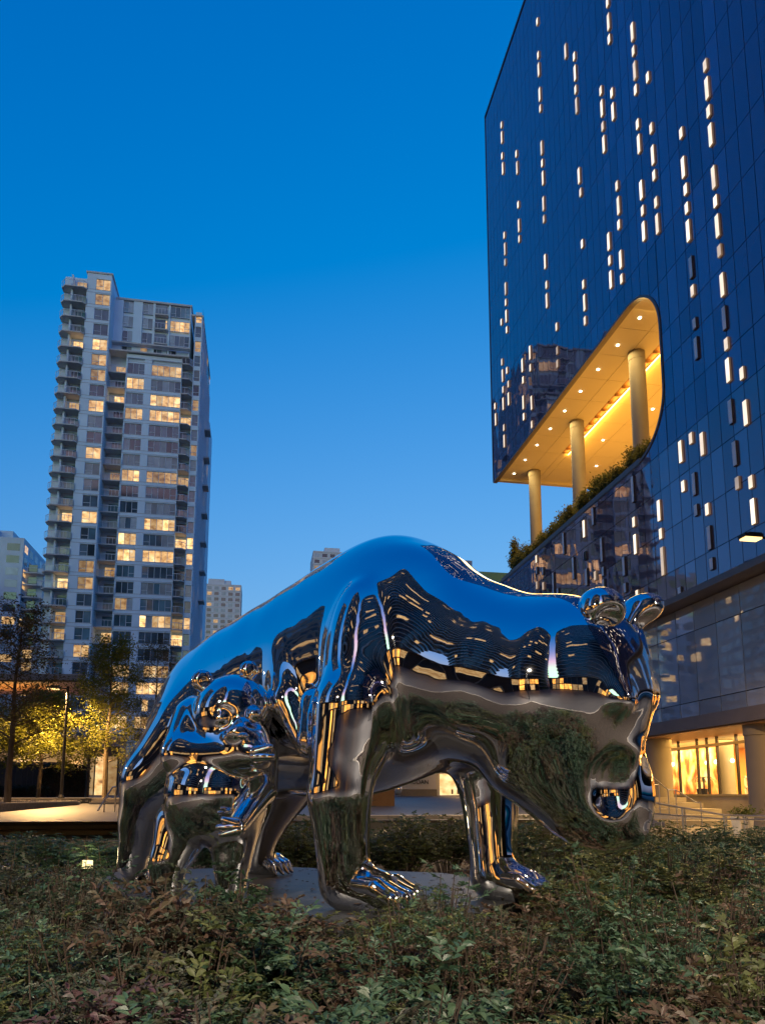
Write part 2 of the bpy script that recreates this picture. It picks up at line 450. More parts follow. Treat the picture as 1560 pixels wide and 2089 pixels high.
# ------------------------------------------------------------------ hotel tower on the right (facade plane x = 20)
FINS = [(25.36, 12.59, 13.71, 1),(25.36, 14.14, 14.73, 1),(25.36, 16.95, 18.08, 1),(25.39, 19.05, 19.6, 1),(26.19, 14.45, 15.06, 2),(26.21, 23.57, 24.62, 1),(26.22, 15.55, 16.67, 0),(26.23, 20.98, 21.5, 1),(26.23, 25.53, 26.07, 2),(26.24, 21.96, 23.02, 0),(26.24, 26.52, 27.59, 1),(26.24, 28.04, 28.57, 1),(26.24, 31.24, 32.26, 1),(26.25, 19.48, 20.53, 1),(26.25, 29.0, 30.08, 1),(26.25, 33.71, 34.75, 1),(26.26, 32.73, 33.28, 1),(26.26, 35.21, 35.75, 1),(26.29, 17.53, 18.61, 0),(28.29, 11.59, 12.12, 0),(28.32, 25.12, 25.65, 1),(28.32, 26.08, 27.15, 0),(28.32, 30.57, 31.09, 1),(28.33, 12.47, 13.71, 0),(28.33, 14.16, 14.73, 1),(28.33, 29.55, 30.07, 1),(28.34, 23.43, 23.95, 0),(28.34, 28.07, 29.12, 1),(28.35, 21.89, 22.95, 0),(28.37, 33.75, 34.27, 1),(28.38, 17.05, 18.22, 1),(28.39, 31.58, 32.63, 1),(29.16, 14.46, 15.01, 0),(29.18, 15.48, 16.58, 0),(29.19, 18.04, 18.62, 1),(30.03, 16.01, 16.59, 1),(30.07, 17.54, 18.64, 1),(30.84, 30.58, 31.65, 1),(30.84, 32.13, 32.64, 1),(30.85, 10.91, 11.57, 0),(30.86, 33.73, 34.27, 1),(30.86, 34.69, 35.73, 1),(30.87, 36.58, 37.11, 1),(30.9, 39.75, 40.3, 1),(32.1, 41.28, 42.31, 1),(32.11, 36.62, 37.64, 1),(32.11, 42.82, 43.36, 1),(32.12, 32.76, 33.28, 1),(32.12, 38.11, 38.66, 1),(32.12, 40.33, 40.83, 1),(32.12, 43.82, 44.88, 1),(32.13, 31.25, 32.31, 1),(32.14, 33.79, 34.81, 1),(32.16, 12.49, 13.99, 2),(32.17, 14.42, 14.97, 1),(32.22, 15.39, 16.51, 1),(34.57, 34.99, 36.03, 1),(34.59, 49.03, 49.79, 1),(34.6, 47.54, 48.55, 1),(34.62, 36.59, 37.12, 1),(34.62, 41.3, 42.35, 1),(34.62, 46.56, 47.12, 1),(34.63, 17.37, 18.93, 0),(34.63, 31.57, 32.61, 1),(34.63, 34.06, 34.58, 1),(34.64, 30.6, 31.13, 1),(34.64, 42.85, 43.41, 1),(34.67, 14.45, 15.59, 1),(34.69, 15.97, 16.61, 1),(34.74, 12.07, 12.32, 1),(35.85, 31.21, 32.28, 1),(35.87, 32.75, 33.28, 1),(35.87, 33.73, 34.81, 1),(35.87, 40.35, 41.39, 1),(35.89, 41.87, 42.39, 1),(35.89, 42.88, 43.92, 1),(35.91, 44.4, 44.94, 1),(35.97, 12.69, 13.22, 0),(35.99, 13.59, 14.81, 0),(38.43, 14.39, 14.94, 0),(38.44, 13.8, 14.04, 0),(38.49, 15.31, 16.72, 0),(39.13, 40.28, 40.81, 1),(39.16, 49.06, 50.13, 1),(39.17, 46.57, 47.59, 1),(39.18, 50.63, 51.18, 1),(39.19, 48.08, 48.6, 1),(39.22, 36.6, 37.17, 1),(39.25, 41.37, 42.4, 1),(39.26, 32.21, 33.27, 1),(39.3, 31.25, 31.75, 1),(39.3, 33.78, 34.34, 1),(39.4, 18.03, 18.9, 0),(39.44, 14.32, 15.11, 2),(40.43, 52.21, 53.32, 1),(40.6, 14.41, 15.53, 0),(40.64, 15.98, 16.74, 0),(40.65, 16.0, 16.73, 0),(40.65, 17.62, 18.65, 1),(42.4, 15.44, 16.8, 0),(43.54, 33.71, 34.3, 1),(43.59, 31.96, 32.51, 2),(43.64, 30.84, 31.68, 2),(43.75, 17.6, 18.92, 0),(44.94, 46.51, 47.6, 1),(44.94, 60.39, 60.97, 1),(44.95, 15.13, 15.35, 0),(44.97, 48.1, 48.6, 1),(44.97, 52.77, 53.29, 1),(44.98, 38.07, 38.59, 1),(44.98, 53.73, 54.81, 1),(44.99, 49.11, 50.2, 1),(44.99, 57.44, 58.02, 1),(45.0, 55.94, 56.99, 1),(45.02, 44.45, 45.53, 1),(45.03, 36.59, 37.61, 1),(45.04, 43.48, 43.99, 1),(45.08, 39.74, 40.83, 1),(45.63, 15.71, 16.84, 0),(45.65, 15.36, 15.56, 0),(47.4, 16.03, 16.73, 2),(47.4, 17.25, 17.71, 0),(48.47, 30.53, 31.64, 1),(48.48, 34.7, 35.78, 1),(48.49, 33.72, 34.26, 1),(48.5, 18.47, 19.03, 1),(48.53, 17.62, 18.14, 0),(48.55, 29.04, 29.7, 1),(48.57, 16.43, 17.13, 2),(49.95, 46.86, 47.97, 1),(49.95, 49.05, 49.56, 1),(49.97, 45.97, 46.45, 1),(49.97, 52.21, 53.26, 1),(50.04, 33.64, 34.17, 1),(50.04, 53.84, 54.38, 1),(50.1, 34.64, 35.76, 1),(50.13, 30.59, 31.13, 1),(50.14, 31.55, 32.6, 1),(53.27, 55.31, 56.36, 1),(53.28, 47.49, 48.54, 1),(53.3, 59.94, 60.49, 1),(53.31, 58.45, 59.48, 1),(53.32, 35.31, 35.75, 1),(53.33, 46.52, 47.06, 1),(53.35, 49.13, 49.65, 1),(53.35, 56.91, 57.4, 1),(53.36, 40.21, 40.78, 1),(53.37, 33.71, 34.74, 1),(53.39, 41.25, 42.31, 1),(53.39, 43.81, 44.87, 1),(53.41, 42.81, 43.35, 1),(53.58, 36.62, 37.22, 1),(54.61, 41.77, 42.37, 1),(54.63, 35.49, 36.1, 1),(54.65, 32.07, 32.62, 1),(54.66, 30.62, 31.65, 1),(54.66, 36.55, 37.65, 1),(54.68, 33.94, 35.1, 1),(54.73, 38.16, 38.66, 1),(56.68, 33.63, 34.75, 1),(56.77, 35.2, 35.78, 1)]

HX = 20.0
hotel = thing('hotel_tower', 'dark blue glass hotel tower with glowing fins and a golden cut-out terrace', 'building', (32, 30, 0))
Y0s, RT, RB = 31.2, 3.2, 3.1
SOF, SIL = 28.9, 19.3
def zhi(y):
    if y >= Y0s+RT: return SOF
    d = Y0s+RT-y
    return SOF-RT+math.sqrt(max(RT*RT-d*d, 0))
def zlo(y):
    if y >= Y0s+RB: return SIL
    d = Y0s+RB-y
    return SIL+RB-math.sqrt(max(RB*RB-d*d, 0))
ROWS = [65.6, 62.5, 59.0, 55.6, 52.1, 49.0, 45.9, 42.8, 39.7, 36.5, 33.6, 30.4, 27.9, 25.0, 23.4, 21.0, 18.9, 16.95, 14.7, 12.5, 10.95]
COLS = [57.8 - .83*i for i in range(50)]
GAP = .018
near = 0
field = MB(); lowfield = MB()
def panel_box(b, y0, y1, z0, z1):
    t = [random.gauss(0, .0022) for _ in range(4)]
    n = len(b.v)
    b.v += [(HX+t[0], y0, z0), (HX+t[1], y1, z0), (HX+t[2], y1, z1), (HX+t[3], y0, z1)]
    b.v += [(HX+.06, y0, z0), (HX+.06, y1, z0), (HX+.06, y1, z1), (HX+.06, y0, z1)]
    b.f += [tuple(n+i for i in q) for q in ((0, 3, 2, 1), (0, 1, 5, 4), (1, 2, 6, 5), (2, 3, 7, 6), (3, 0, 4, 7))]
for i in range(len(COLS)-1):
    ya, yb = COLS[i+1]+GAP, COLS[i]-GAP
    for j in range(len(ROWS)-1):
        za, zb = ROWS[j+1]+GAP, ROWS[j]-GAP
        if ya > 56.4 and zb < 19.2: continue
        low = zb < SIL+.5
        if yb <= Y0s or za >= SOF or zb <= SIL:
            if 22.7 < ya < 36.2 and near < 300:
                b = MB(); panel_box(b, ya, yb, za, zb)
                b.build('glass_panel', M['hotel_glass'] if not low else M['hotel_glass_b'], hotel); near += 1
            else:
                panel_box(lowfield if low else field, ya, yb, za, zb)
            continue
        if ya >= Y0s+RT and za >= SIL and zb <= SOF: continue
        b = MB(); ns = 14                                        # the pane is cut along the opening's edge
        for s in range(ns):
            y0 = ya+(yb-ya)*s/ns; y1 = ya+(yb-ya)*(s+1)/ns
            for up in (True, False):
                if y1 <= Y0s+1e-6:
                    if up: b.quad((HX, y0, za), (HX, y0, zb), (HX, y1, zb), (HX, y1, za))
                    continue
                y0c = max(y0, Y0s)
                if up:
                    l0, l1 = max(zhi(y0c), za), max(zhi(y1), za)
                    if l0 < zb or l1 < zb: b.quad((HX, y0c, min(l0, zb)), (HX, y0c, zb), (HX, y1, zb), (HX, y1, min(l1, zb)))
                else:
                    h0, h1 = min(zlo(y0c), zb), min(zlo(y1), zb)
                    if h0 > za or h1 > za: b.quad((HX, y0c, za), (HX, y0c, max(h0, za)), (HX, y1, max(h1, za)), (HX, y1, za))
        if b.f: b.build('glass_panel', M['hotel_glass'] if not low else M['hotel_glass_b'], hotel); near += 1
# the facade goes on past the frame; the bear mirrors it
for i in range(40):
    ya, yb = 16.3-1.2*(i+1)+.03, 16.3-1.2*i-.03
    for j in range(len(ROWS)-1):
        panel_box(field, ya, yb, ROWS[j+1]+GAP, ROWS[j]-GAP)
field.build('glass_panel_field', M['hotel_glass'], hotel, kind='stuff')
lowfield.build('glass_panel_field', M['hotel_glass_b'], hotel, kind='stuff')
bk = MB()                                   # added plates that block cove light leaking between panes round the opening
ys = [Y0s-.12+(RT+.2)*i/24 for i in range(25)]
for a, b in zip(ys[:-1], ys[1:]):
    f1 = lambda y: zhi(max(y, Y0s)) if y > Y0s else SOF-RT-.3
    f2 = lambda y: zlo(max(y, Y0s)) if y > Y0s else SIL+RB+.3
    bk.quad((HX+.075, a, f1(a)+.03), (HX+.075, a, 29.5), (HX+.075, b, 29.5), (HX+.075, b, f1(b)+.03))
    bk.quad((HX+.075, a, 19.0), (HX+.075, a, f2(a)-.03), (HX+.075, b, f2(b)-.03), (HX+.075, b, 19.0))
bk.build('pane_backing', M['dark_wall'], hotel)
core = MB()
core.box(HX+.08, 46, -32, 57.75, 29.4, 65.55)
core.box(HX+.08, 46, -32, 31.1, 10.9, 29.4)
core.box(HX+.08, 46, 31.1, 56.3, 10.9, 19.1)
core.build('tower_body', M['dark_wall'], hotel)
MB().box(HX-.06, 46, -32, 57.86, 65.6, 65.85).build('roof_coping', M['bronze'], hotel)
MB().box(HX-.04, HX+.1, 57.76, 57.9, SOF, 65.6).build('corner_trim', M['bronze'], hotel)

# lining and trim of the cut-out terrace
path = [(57.8, SOF)] + [(Y0s+RT-RT*math.sin(a), SOF-RT+RT*math.cos(a)) for a in np.linspace(0, math.pi/2, 16)] + \
       [(Y0s+RB-RB*math.cos(a), SIL+RB-RB*math.sin(a)) for a in np.linspace(0, math.pi/2, 16)] + [(56.4, SIL)]
b = MB()
for (ya, za), (yb, zb) in zip(path[1:-2], path[2:-1]):
    b.quad((HX+.1, ya, za), (46, ya, za), (46, yb, zb), (HX+.1, yb, zb))
b.build('end_wall', M['soffit'], hotel, smooth=True)
def sweep(name, off0, off1, x0, x1, m):
    b = MB(); pts = []
    for i, (y, z) in enumerate(path):
        p = Vector(path[max(i-1, 0)]); q = Vector(path[min(i+1, len(path)-1)])
        t = (q-p).normalized(); nn = Vector((-t.y, t.x))            # outward from the opening
        pts.append((Vector((y, z))+nn*off0*-1, Vector((y, z))+nn*off1*-1))
    for (a0, a1), (b0, b1) in zip(pts[:-1], pts[1:]):
        for A, B in (((x0, a0), (x0, a1)), ((x0, a1), (x1, a1)), ((x1, a0), (x0, a0))):
            (xa, pa), (xb, pb) = A, B
            qa = b0 if pa is a0 else b1; qb = b0 if pb is a0 else b1
            b.quad((xa, pa.x, pa.y), (xb, pb.x, pb.y), (xb, qb.x, qb.y), (xa, qa.x, qa.y))
    return b.build(name, m, hotel, smooth=False)
sweep('opening_trim', -.12, .02, HX-.05, HX+.3, M['fascia'])
MB().box(HX+.02, HX+.42, 34.3, 57.75, SOF-.02, SOF+.34).build('soffit_lip', M['soffit'], hotel)
MB().box(HX+.42, 46, 57.35, 57.75, SOF-.02, SOF+.34).build('soffit_lip', M['soffit'], hotel)
xe = [20.42, 22.55, 23.85, 24.45, 26.6, 28.75, 30.9, 33.1, 35.3, 38.5, 42, 46]
ye = [57.35 - 2.62*i for i in range(9)] + [34.3, 31.3]
for i in range(len(xe)-1):
    for j in range(len(ye)-1):
        y1, y0 = ye[j], ye[j+1]
        if i == 2 and 33 < (y0+y1)/2 < 53: continue
        MB().box(xe[i]+.012, xe[i+1]-.012, y0+.012, y1-.012, SOF+.20, SOF+.26).build('soffit_panel', M['soffit'], hotel)
MB().box(20.4, 46, 31.3, 57.5, SOF+.40, SOF+.45).build('soffit_backing', M['bronze'], hotel)
cv = MB()
cv.box(23.86, 24.44, 33.0, 52.1, SOF+.30, SOF+.34)
for i in range(19): cv.box(23.9, 24.36, 33.2+i*1.0, 33.28+i*1.0, SOF+.12, SOF+.30)
cv.build('cove_frame', M['wood'], hotel)
M['cove'] = glow('cove', (1, .66, .22), 6, var=.05, objvar=0, sample=True)
MB().box(24.36, 24.44, 33.2, 52.05, SOF+.07, SOF+.12).build('cove_light', M['cove'], hotel)
GOLD = (1.0, .43, .04)
lamp('cove_wash', 'AREA', (24.3, 43, SOF-.12), 420, GOLD, hotel, size=.12, size_y=18.5, rot=(0, rad(180+52), 0))
lamp('terrace_uplight', 'AREA', (28.5, 44.5, 20.6), 2300, GOLD, hotel, size=12, size_y=20, rot=(rad(180), 0, 0))
lamp('downlight_row', 'AREA', (21.5, 45, SOF+.1), 1300, (1, .66, .22), hotel, size=1.6, size_y=23)
M['downlight'] = glow('downlight', (1, .85, .55), 14, var=0, objvar=0)
dl = MB().lathe([(.09, 0), (.09, .03)], 0, 0, 10).mesh('downlight', M['downlight'])
for x, y in [(21.35, 56.3-2.62*i) for i in range(9)] + [(26.13, 49.4), (27.7, 53.7), (27.5, 44.5), (27.6, 39), (31.9, 49.4), (31.9, 44)]:
    put('downlight', dl, (x, y, SOF+.165), hotel)
for y in (55.6, 47.2, 38.55):
    b = MB().lathe([(.5, SIL), (.5, 28.55), (.52, 28.55), (.52, SOF+.19)], 22.92, y, 40)
    b.build('terrace_column', M['column'], hotel, smooth=True)
MB().box(HX+.1, 46, 31.4, 56.3, 19.1, 19.22).build('terrace_floor', M['concrete'], hotel)
MB().box(HX-.02, 21.9, 33.9, 56.35, 19.22, 19.62).build('planter_edge', M['fascia'], hotel)

# glowing fins
FW_, FP = .23, .09
def fin_mesh(h, m, name):
    return MB().box(-FP, 0, -FW_/2-.012, FW_/2+.012, -h/2-.012, h/2+.012).mesh(name, m)
bodies = {h: fin_mesh(h, M['fin_side_glow'], 'light_fin') for h in (.53, 1.08, 1.45)}
lenses = {h: MB().box(-FP-.012, -FP+.004, -FW_/2, FW_/2, -h/2, h/2).mesh('fin_lens', M['fin_lit']) for h in (.53, 1.08, 1.45)}
fm = {0: M['fin_off'], 1: M['fin_lit'], 2: M['fin_dim']}
for y, z0, z1, t in FINS:
    L = z1-z0
    h = .53 if L < .85 else (1.08 if L < 1.3 else 1.45)
    f = put('light_fin', bodies[h], (HX, y, (z0+z1)/2), hotel, M['bronze'] if t == 0 else M['fin_side_glow'])
    put('fin_lens', lenses[h], (HX, y, (z0+z1)/2), f, fm[t])
extra = MB()
for i in range(170):
    y = 22.4-.83*random.randint(1, 46); z = random.choice(ROWS[:-4])-random.uniform(.5, 2.4); h = random.choice((.53, 1.08))
    extra.box(HX-FP, HX+.02, y-FW_/2, y+FW_/2, z-h/2, z+h/2)
extra.build('light_fin_field', M['fin_lit'], hotel, kind='stuff')

# ------------------------------------------------------------------ hotel podium: glazed first floor over a lit shop front
pod = thing('hotel_podium', 'grey glazed podium over warmly lit shop front with round columns', 'building', (24, 32, .2))
MB().box(19.35, 20.6, -32, 56.3, 10.62, 10.93).build('top_fascia', M['fascia'], pod)
MB().box(19.9, 23.2, -32, 48, 4.58, 5.18).build('lower_fascia', M['fascia'], pod)
mull = [18.6, 20.3, 22.0, 23.7, 25.4, 27.12, 28.83, 30.46, 31.96, 33.67, 35.4, 37.1, 38.8, 40.5, 42.2, 43.9, 45.6, 47.3]
zr = [5.18, 5.93, 9.28, 10.6]
for a, b_ in zip(mull[:-1], mull[1:]):
    for z0, z1 in zip(zr[:-1], zr[1:]):
        bb = MB(); HXs = HX; HX = 20.32
        panel_box(bb, a+.02, b_-.02, z0+.02, z1-.02); HX = HXs
        bb.build('glass_pane', M['podium_glass'], pod)
for y in mull: MB().box(20.36, 20.5, y-.03, y+.03, 5.18, 10.6).build('mullion', M['black_metal'], pod)
bb = MB(); bb.quad((20.33, -32, 5.2), (20.33, -32, 10.6), (20.33, 18.55, 10.6), (20.33, 18.55, 5.2)); bb.build('glass_wall', M['podium_glass'], pod)
MB().box(20.55, 46, -32, 56.2, 5.2, 10.6).build('podium_body', M['dark_wall'], pod)
for y in (43.9, 35.5, 27.15, 18.8):
    MB().lathe([(.74, .18), (.74, 4.05), (.78, 4.05), (.78, 4.57)], 21.0, y, 40).build('column', M['column'], pod, smooth=True)
for i in range(14):
    MB().box(20.0+i*.225+.008, 20.0+(i+1)*.225-.008, 18, 47, 4.50, 4.56).build('soffit_plank', M['wood'], pod)
# shop front
MB().box(22.9, 23.3, 18, 47, .1, 1.50).build('shop_plinth', M['concrete'], pod)
MB().box(22.82, 23.3, 18, 47, 1.50, 1.60).build('shop_sill', M['column'], pod)
MB().box(22.92, 23.12, 18, 47, 4.02, 4.16).build('shop_transom', M['bronze'], pod)
def clear_glass():
    m = bpy.data.materials.new('clear_glass'); m.use_nodes = True
    t = m.node_tree; t.nodes.clear()
    o = t.nodes.new('ShaderNodeOutputMaterial'); mx = t.nodes.new('ShaderNodeMixShader')
    tr = t.nodes.new('ShaderNodeBsdfTransparent'); tr.inputs[0].default_value = (.93, .95, .93, 1)
    gl = t.nodes.new('ShaderNodeBsdfGlossy'); gl.inputs['Roughness'].default_value = .02
    fr = t.nodes.new('ShaderNodeFresnel'); fr.inputs[0].default_value = 1.45
    t.links.new(fr.outputs[0], mx.inputs[0]); t.links.new(tr.outputs[0], mx.inputs[1]); t.links.new(gl.outputs[0], mx.inputs[2])
    t.links.new(mx.outputs[0], o.inputs[0])
    return m
M['clear_glass'] = clear_glass()
py = [46.5, 44.8, 43.1, 41.4, 40.0, 38.59, 37.58, 36.66, 34.94, 34.09, 33.24, 31.72, 30.0, 28.3, 26.6, 24.9, 23.2, 21.5, 19.8, 18.2]
for a, b_ in zip(py[1:], py[:-1]):
    for nm, z0, z1 in (('shop_window', 1.62, 4.0), ('transom_window', 4.17, 4.5)):
        MB().quad((23.0, a+.04, z0), (23.0, a+.04, z1), (23.0, b_-.04, z1), (23.0, b_-.04, z0)).build(nm, M['clear_glass'], pod)
for y in py: MB().box(22.96, 23.1, y-.035, y+.035, 1.6, 4.5).build('shop_mullion', M['black_metal'], pod)
MB().box(23.3, 31, 18, 47, 1.45, 1.55).build('shop_floor', M['warm_paving'], pod)
MB().box(23.2, 31, 18, 47, 4.52, 4.57).build('shop_ceiling', M['white_wall'], pod)
MB().box(30.6, 30.9, 18, 47, 1.55, 4.52).build('shop_back_wall', M['orange_wall'], pod)
MB().box(24.3, 24.5, 29.7, 32.1, 1.55, 4.5).build('poster_wall', M['salmon_wall'], pod)
b = MB()
for z0, z1, ya, yb in ((2.05, 2.33, 30.75, 31.25), (2.4, 2.63, 30.62, 31.3), (2.68, 2.8, 30.68, 31.2), (2.86, 3.14, 30.6, 31.32), (3.18, 3.3, 30.62, 31.34), (3.3, 3.46, 30.95, 31.08)):
    b.box(24.285, 24.3, ya+.15, yb+.15, z0, z1)
b.build('poster_print', M['red_print'], pod)
def mural_mat():
    m, t, bs = nodes('mural')
    g = t.nodes.new('ShaderNodeNewGeometry'); mp = t.nodes.new('ShaderNodeMapping'); mp.inputs['Scale'].default_value = (1, 1, .6)
    n = t.nodes.new('ShaderNodeTexNoise'); n.inputs['Scale'].default_value = 1.6; n.inputs['Detail'].default_value = 5; n.inputs['Distortion'].default_value = .4
    r = t.nodes.new('ShaderNodeValToRGB'); e = r.color_ramp.elements
    e[0].position = .36; e[0].color = (.25, .08, .03, 1); e[1].position = .7; e[1].color = (.75, .76, .95, 1)
    for p_, c_ in ((.44, (.72, .25, .08, 1)), (.52, (.85, .50, .25, 1)), (.6, (.85, .72, .6, 1))):
        k = e.new(p_); k.color = c_
    t.links.new(g.outputs['Position'], mp.inputs[0]); t.links.new(mp.outputs[0], n.inputs['Vector']); t.links.new(n.outputs['Fac'], r.inputs[0]); t.links.new(r.outputs[0], bs.inputs['Base Color'])
    return m
M['mural'] = mural_mat()
MB().box(26.2, 26.35, 36.8, 42.5, 1.6, 4.3).build('mural_panel', M['mural'], pod)
MB().lathe([(.42, 1.55), (.42, 4.5)], 24.7, 35.0, 24).build('inner_column', M['column'], pod, smooth=True)
b = MB(); b.box(26.8, 27.4, 33.0, 36.5, 2.5, 2.58); b.box(26.8, 27.4, 33.0, 36.5, 1.95, 2.03); b.box(26.8, 26.9, 33, 33.1, 1.55, 2.6); b.box(26.8, 26.9, 36.4, 36.5, 1.55, 2.6)
b.build('display_shelf', M['white_wall'], pod)
M['pendant'] = glow('pendant', (1, .82, .5), 9, var=0, objvar=0, sample=False)
for x, y, z in ((24.6, 34.3, 3.35), (25.5, 37.0, 3.4), (25.6, 38.0, 3.4), (27.5, 36.0, 3.3), (25.0, 40.5, 3.4), (28.0, 34.0, 3.3), (25.0, 28.5, 3.4)):
    b = MB().lathe([(.02, z-.12), (.09, z-.07), (.11, z), (.08, z+.07), (.02, z+.12)], x, y, 12)
    b.build('pendant_lamp', M['pendant'], pod, smooth=True)
lamp('shop_lamp', 'AREA', (26.0, 33, 4.45), 6500, (1, .58, .17), pod, size=4.5, size_y=26)
lamp('shop_lamp', 'AREA', (23.6, 31, 4.4), 160, (1, .62, .30), pod, size=.8, size_y=3)
lamp('soffit_lamp', 'AREA', (21.9, 33, 4.45), 800, (1, .52, .10), pod, size=1.0, size_y=26)
# ------------------------------------------------------------------ apartment tower on the left
NF, FH, ZT = 32, 2.925, 94.6
tw = thing('apartment_tower', 'tall pale apartment tower with stacked balconies and many lit windows', 'building', (-24, 137, 1.4))
YA, YC, YR, YRA = 125.0, 126.6, 128.4, 126.5           # front of the left wing, of the centre, back of the recesses
def ztop(k): return 93.6 - FH*k            # head of the windows on floor k (0 = top)
wall = MB()
# solid bodies behind the openings
wall.box(-32.1, -27.9, YA+.35, 150, 1.4, ZT)
wall.box(-36.2, -32.1, YRA, 150, 1.4, ZT-.2)
wall.box(-27.9, -14.2, YR+.2, 150, 80.6, 92.3)
wall.box(-27.9, -24.95, YR, 150, 1.4, 80.8)
wall.box(-24.95, -15.2, YC+.35, 150, 1.4, 80.6)
wall.box(-15.2, -13.3, YR, 150, 1.4, 81.0)
wall.box(-13.3, -11.95, YC+.9, 148, 1.4, 89.8)
wall.box(-24, -11.6, 148, 156, 1.4, 80.0)
# piers and spandrels that frame the windows
def piers(xs, y, z0, z1, d=.35):
    for a, b in xs: wall.box(a, b, y, y+d, z0, z1)
piers([(-32.1, -30.55), (-28.1, -27.9)], YA, 1.4, ZT)
piers([(-24.95, -24.7), (-21.75, -20.5), (-15.3, -15.2)], YC, 1.4, 80.6)
piers([(-13.3, -13.15), (-12.1, -11.95)], YC+.55, 1.4, 89.8)
piers([(-27.9, -26.3), (-24.5, -22.9), (-21.0, -20.6), (-18.2, -17.9), (-14.35, -14.2)], YR-.15, 80.6, 92.3)
for k in range(NF):
    zt = ztop(k); zb = zt-2.12
    nx = zt-FH
    z_lo = max(nx, 1.4)
    wall.box(-30.55, -28.1, YA+.01, YA+.35, z_lo, zb)
    if k == 0: wall.box(-30.55, -28.1, YA+.01, YA+.35, zt, ZT)
    if k >= 4 and zt < 80.6:
        wall.box(-24.7, -21.75, YC+.01, YC+.35, z_lo, zb); wall.box(-20.5, -15.3, YC+.01, YC+.35, z_lo, zb)
    if k >= 1: wall.box(-13.15, -12.1, YC+.56, YC+.9, z_lo, zb)
wall.box(-24.7, -15.3, YC+.01, YC+.35, 79.9, 80.6)
wall.box(-13.15, -12.1, YC+.56, YC+.9, ztop(1), 89.8)
wall.build('wall', M['tower_wall'], tw)
rv = MB()                                   # the thin grey joints at every floor
for k in range(NF):
    for dz in (2.18, 2.78):
        z = ztop(k)-dz
        if z < 2: continue
        rv.box(-32.12, -27.88, YA-.015, YA, z, z+.05)
        if z < 80: rv.box(-24.97, -15.18, YC-.015, YC, z, z+.05)
        rv.box(-11.94, -11.92, YC+.6, 148, z, z+.07)
rv.build('wall_joint', M['metal_grey'], tw, kind='stuff')
MB().box(-32.3, -27.7, YA-.12, 150, ZT, ZT+.3).build('parapet', M['slab'], tw)
MB().box(-27.7, -14.0, YR-.3, 150, 92.3, 92.65).build('parapet', M['slab'], tw)
MB().box(-14.0, -11.8, YC+.45, 148, 89.8, 90.1).build('parapet', M['slab'], tw)
MB().box(-27.9, -14.0, YC-.5, YR, 80.75, 81.0).build('terrace_slab', M['slab'], tw)
MB().box(-28.0, -14.0, YR-1.0, YR-.1, 83.2, 83.45).build('terrace_canopy', M['slab'], tw)
MB().tube([(-24.6, 130, 92.6), (-24.6, 130, 93.8)], .22).build('vent_pipe', M['black_metal'], tw)

def window_mesh(w, n, h, small=()):
    """Frame of a window N panes wide; SMALL panes have a lower transom."""
    b = MB(); t = .07
    b.box(0, w, 0, .12, 0, t); b.box(0, w, 0, .12, h-t, h)
    for i in range(n+1):
        x = w*i/n; b.box(max(x-t/2, 0), min(x+t/2, w), 0, .12, t, h-t)
    for i in small: b.box(w*i/n+t/2, w*(i+1)/n-t/2, 0, .12, h*.33, h*.33+t)
    return b.mesh('window', M['frame'])
def pane_mesh(w, h): return MB().box(.05, w-.05, .05, .08, .07, h-.07).mesh('pane', M['pane_dark'])
WT = {'A': (2.45, 2, (0,)), 'B': (2.95, 3, (2,)), 'C': (5.2, 5, (0, 4)), 'D': (1.05, 1, (0,)), 'T': (1.8, 2, (0,)), 'U': (3.5, 4, (0, 3)), 'P': (1.9, 2, ())}
wm = {k: window_mesh(v[0], v[1], 2.1, v[2]) for k, v in WT.items()}
pm = {k: pane_mesh(v[0]/v[1], 2.1) for k, v in WT.items()}
DARKS = [M['pane_dark'], M['pane_dark'], M['pane_blind'], M['pane_teal'], M['pane_blind'], M['pane_teal']]
def window(kind, x, y, z, lit, parent=tw):
    f = put('window', wm[kind], (x, y, z), parent)
    wd, n, _ = WT[kind]
    base = random.choice(DARKS)
    for i in range(n):
        if lit == 2: m = M['lit'] if random.random() < .6 else M['lit_hot']
        elif lit == 1: m = M['lit_dim'] if random.random() < .75 else M['lit']
        elif lit == 3: m = random.choice((M['lit_hot'], M['lit'], M['lit_dim'], M['pane_blind']))
        else: m = base if random.random() < .8 else random.choice(DARKS)
        put('pane', pm[kind], (x+wd/n*i, y, z), f, m)
LA = [2, 1, 0, 0, 2, 1, 1, 0, 2, 0, 0, 2, 0, 0, 0, 2, 0, 0, 1, 1, 0, 0, 0, 2, 0, 0, 0, 0, 0, 0, 0, 0]
LB = {5: 0, 6: 2, 7: 0, 8: 1, 11: 0, 12: 2, 16: 2, 17: 2, 20: 3, 24: 3, 25: 3, 27: 2}
LC = {5: 1, 7: 2, 8: 2, 12: 1, 15: 2, 17: 2, 21: 3, 24: 3, 25: 2, 26: 3, 27: 2}
LD = {1: 2, 3: 1, 7: 1, 10: 1, 16: 2, 17: 1, 21: 1, 24: 2}
for k in range(NF-3):
    z = ztop(k)-2.11
    window('A', -30.55, YA+.12, z, LA[k])
    if k >= 5:
        window('B', -24.7, YC+.12, z, LB.get(k, 0)); window('C', -20.5, YC+.12, z, LC.get(k, 0))
    if k >= 1: window('D', -13.15, YC+.67, z, LD.get(k, 0))
for j in range(3):
    z = 90.0-2.925*j
    window('T', -26.25, YR-.05, z, 0); window('T', -22.8, YR-.05, z, 0)
    window('U', -17.85, YR-.05, z, 2 if j == 1 else 0)
    window('P', -20.35, YR+.02, z, 2 if j == 1 else 0)
for x in (-26.2, -23.6, -21.0, -18.4): window('T', x, YR-.05, 81.05, 1 if x == -23.6 else 0)

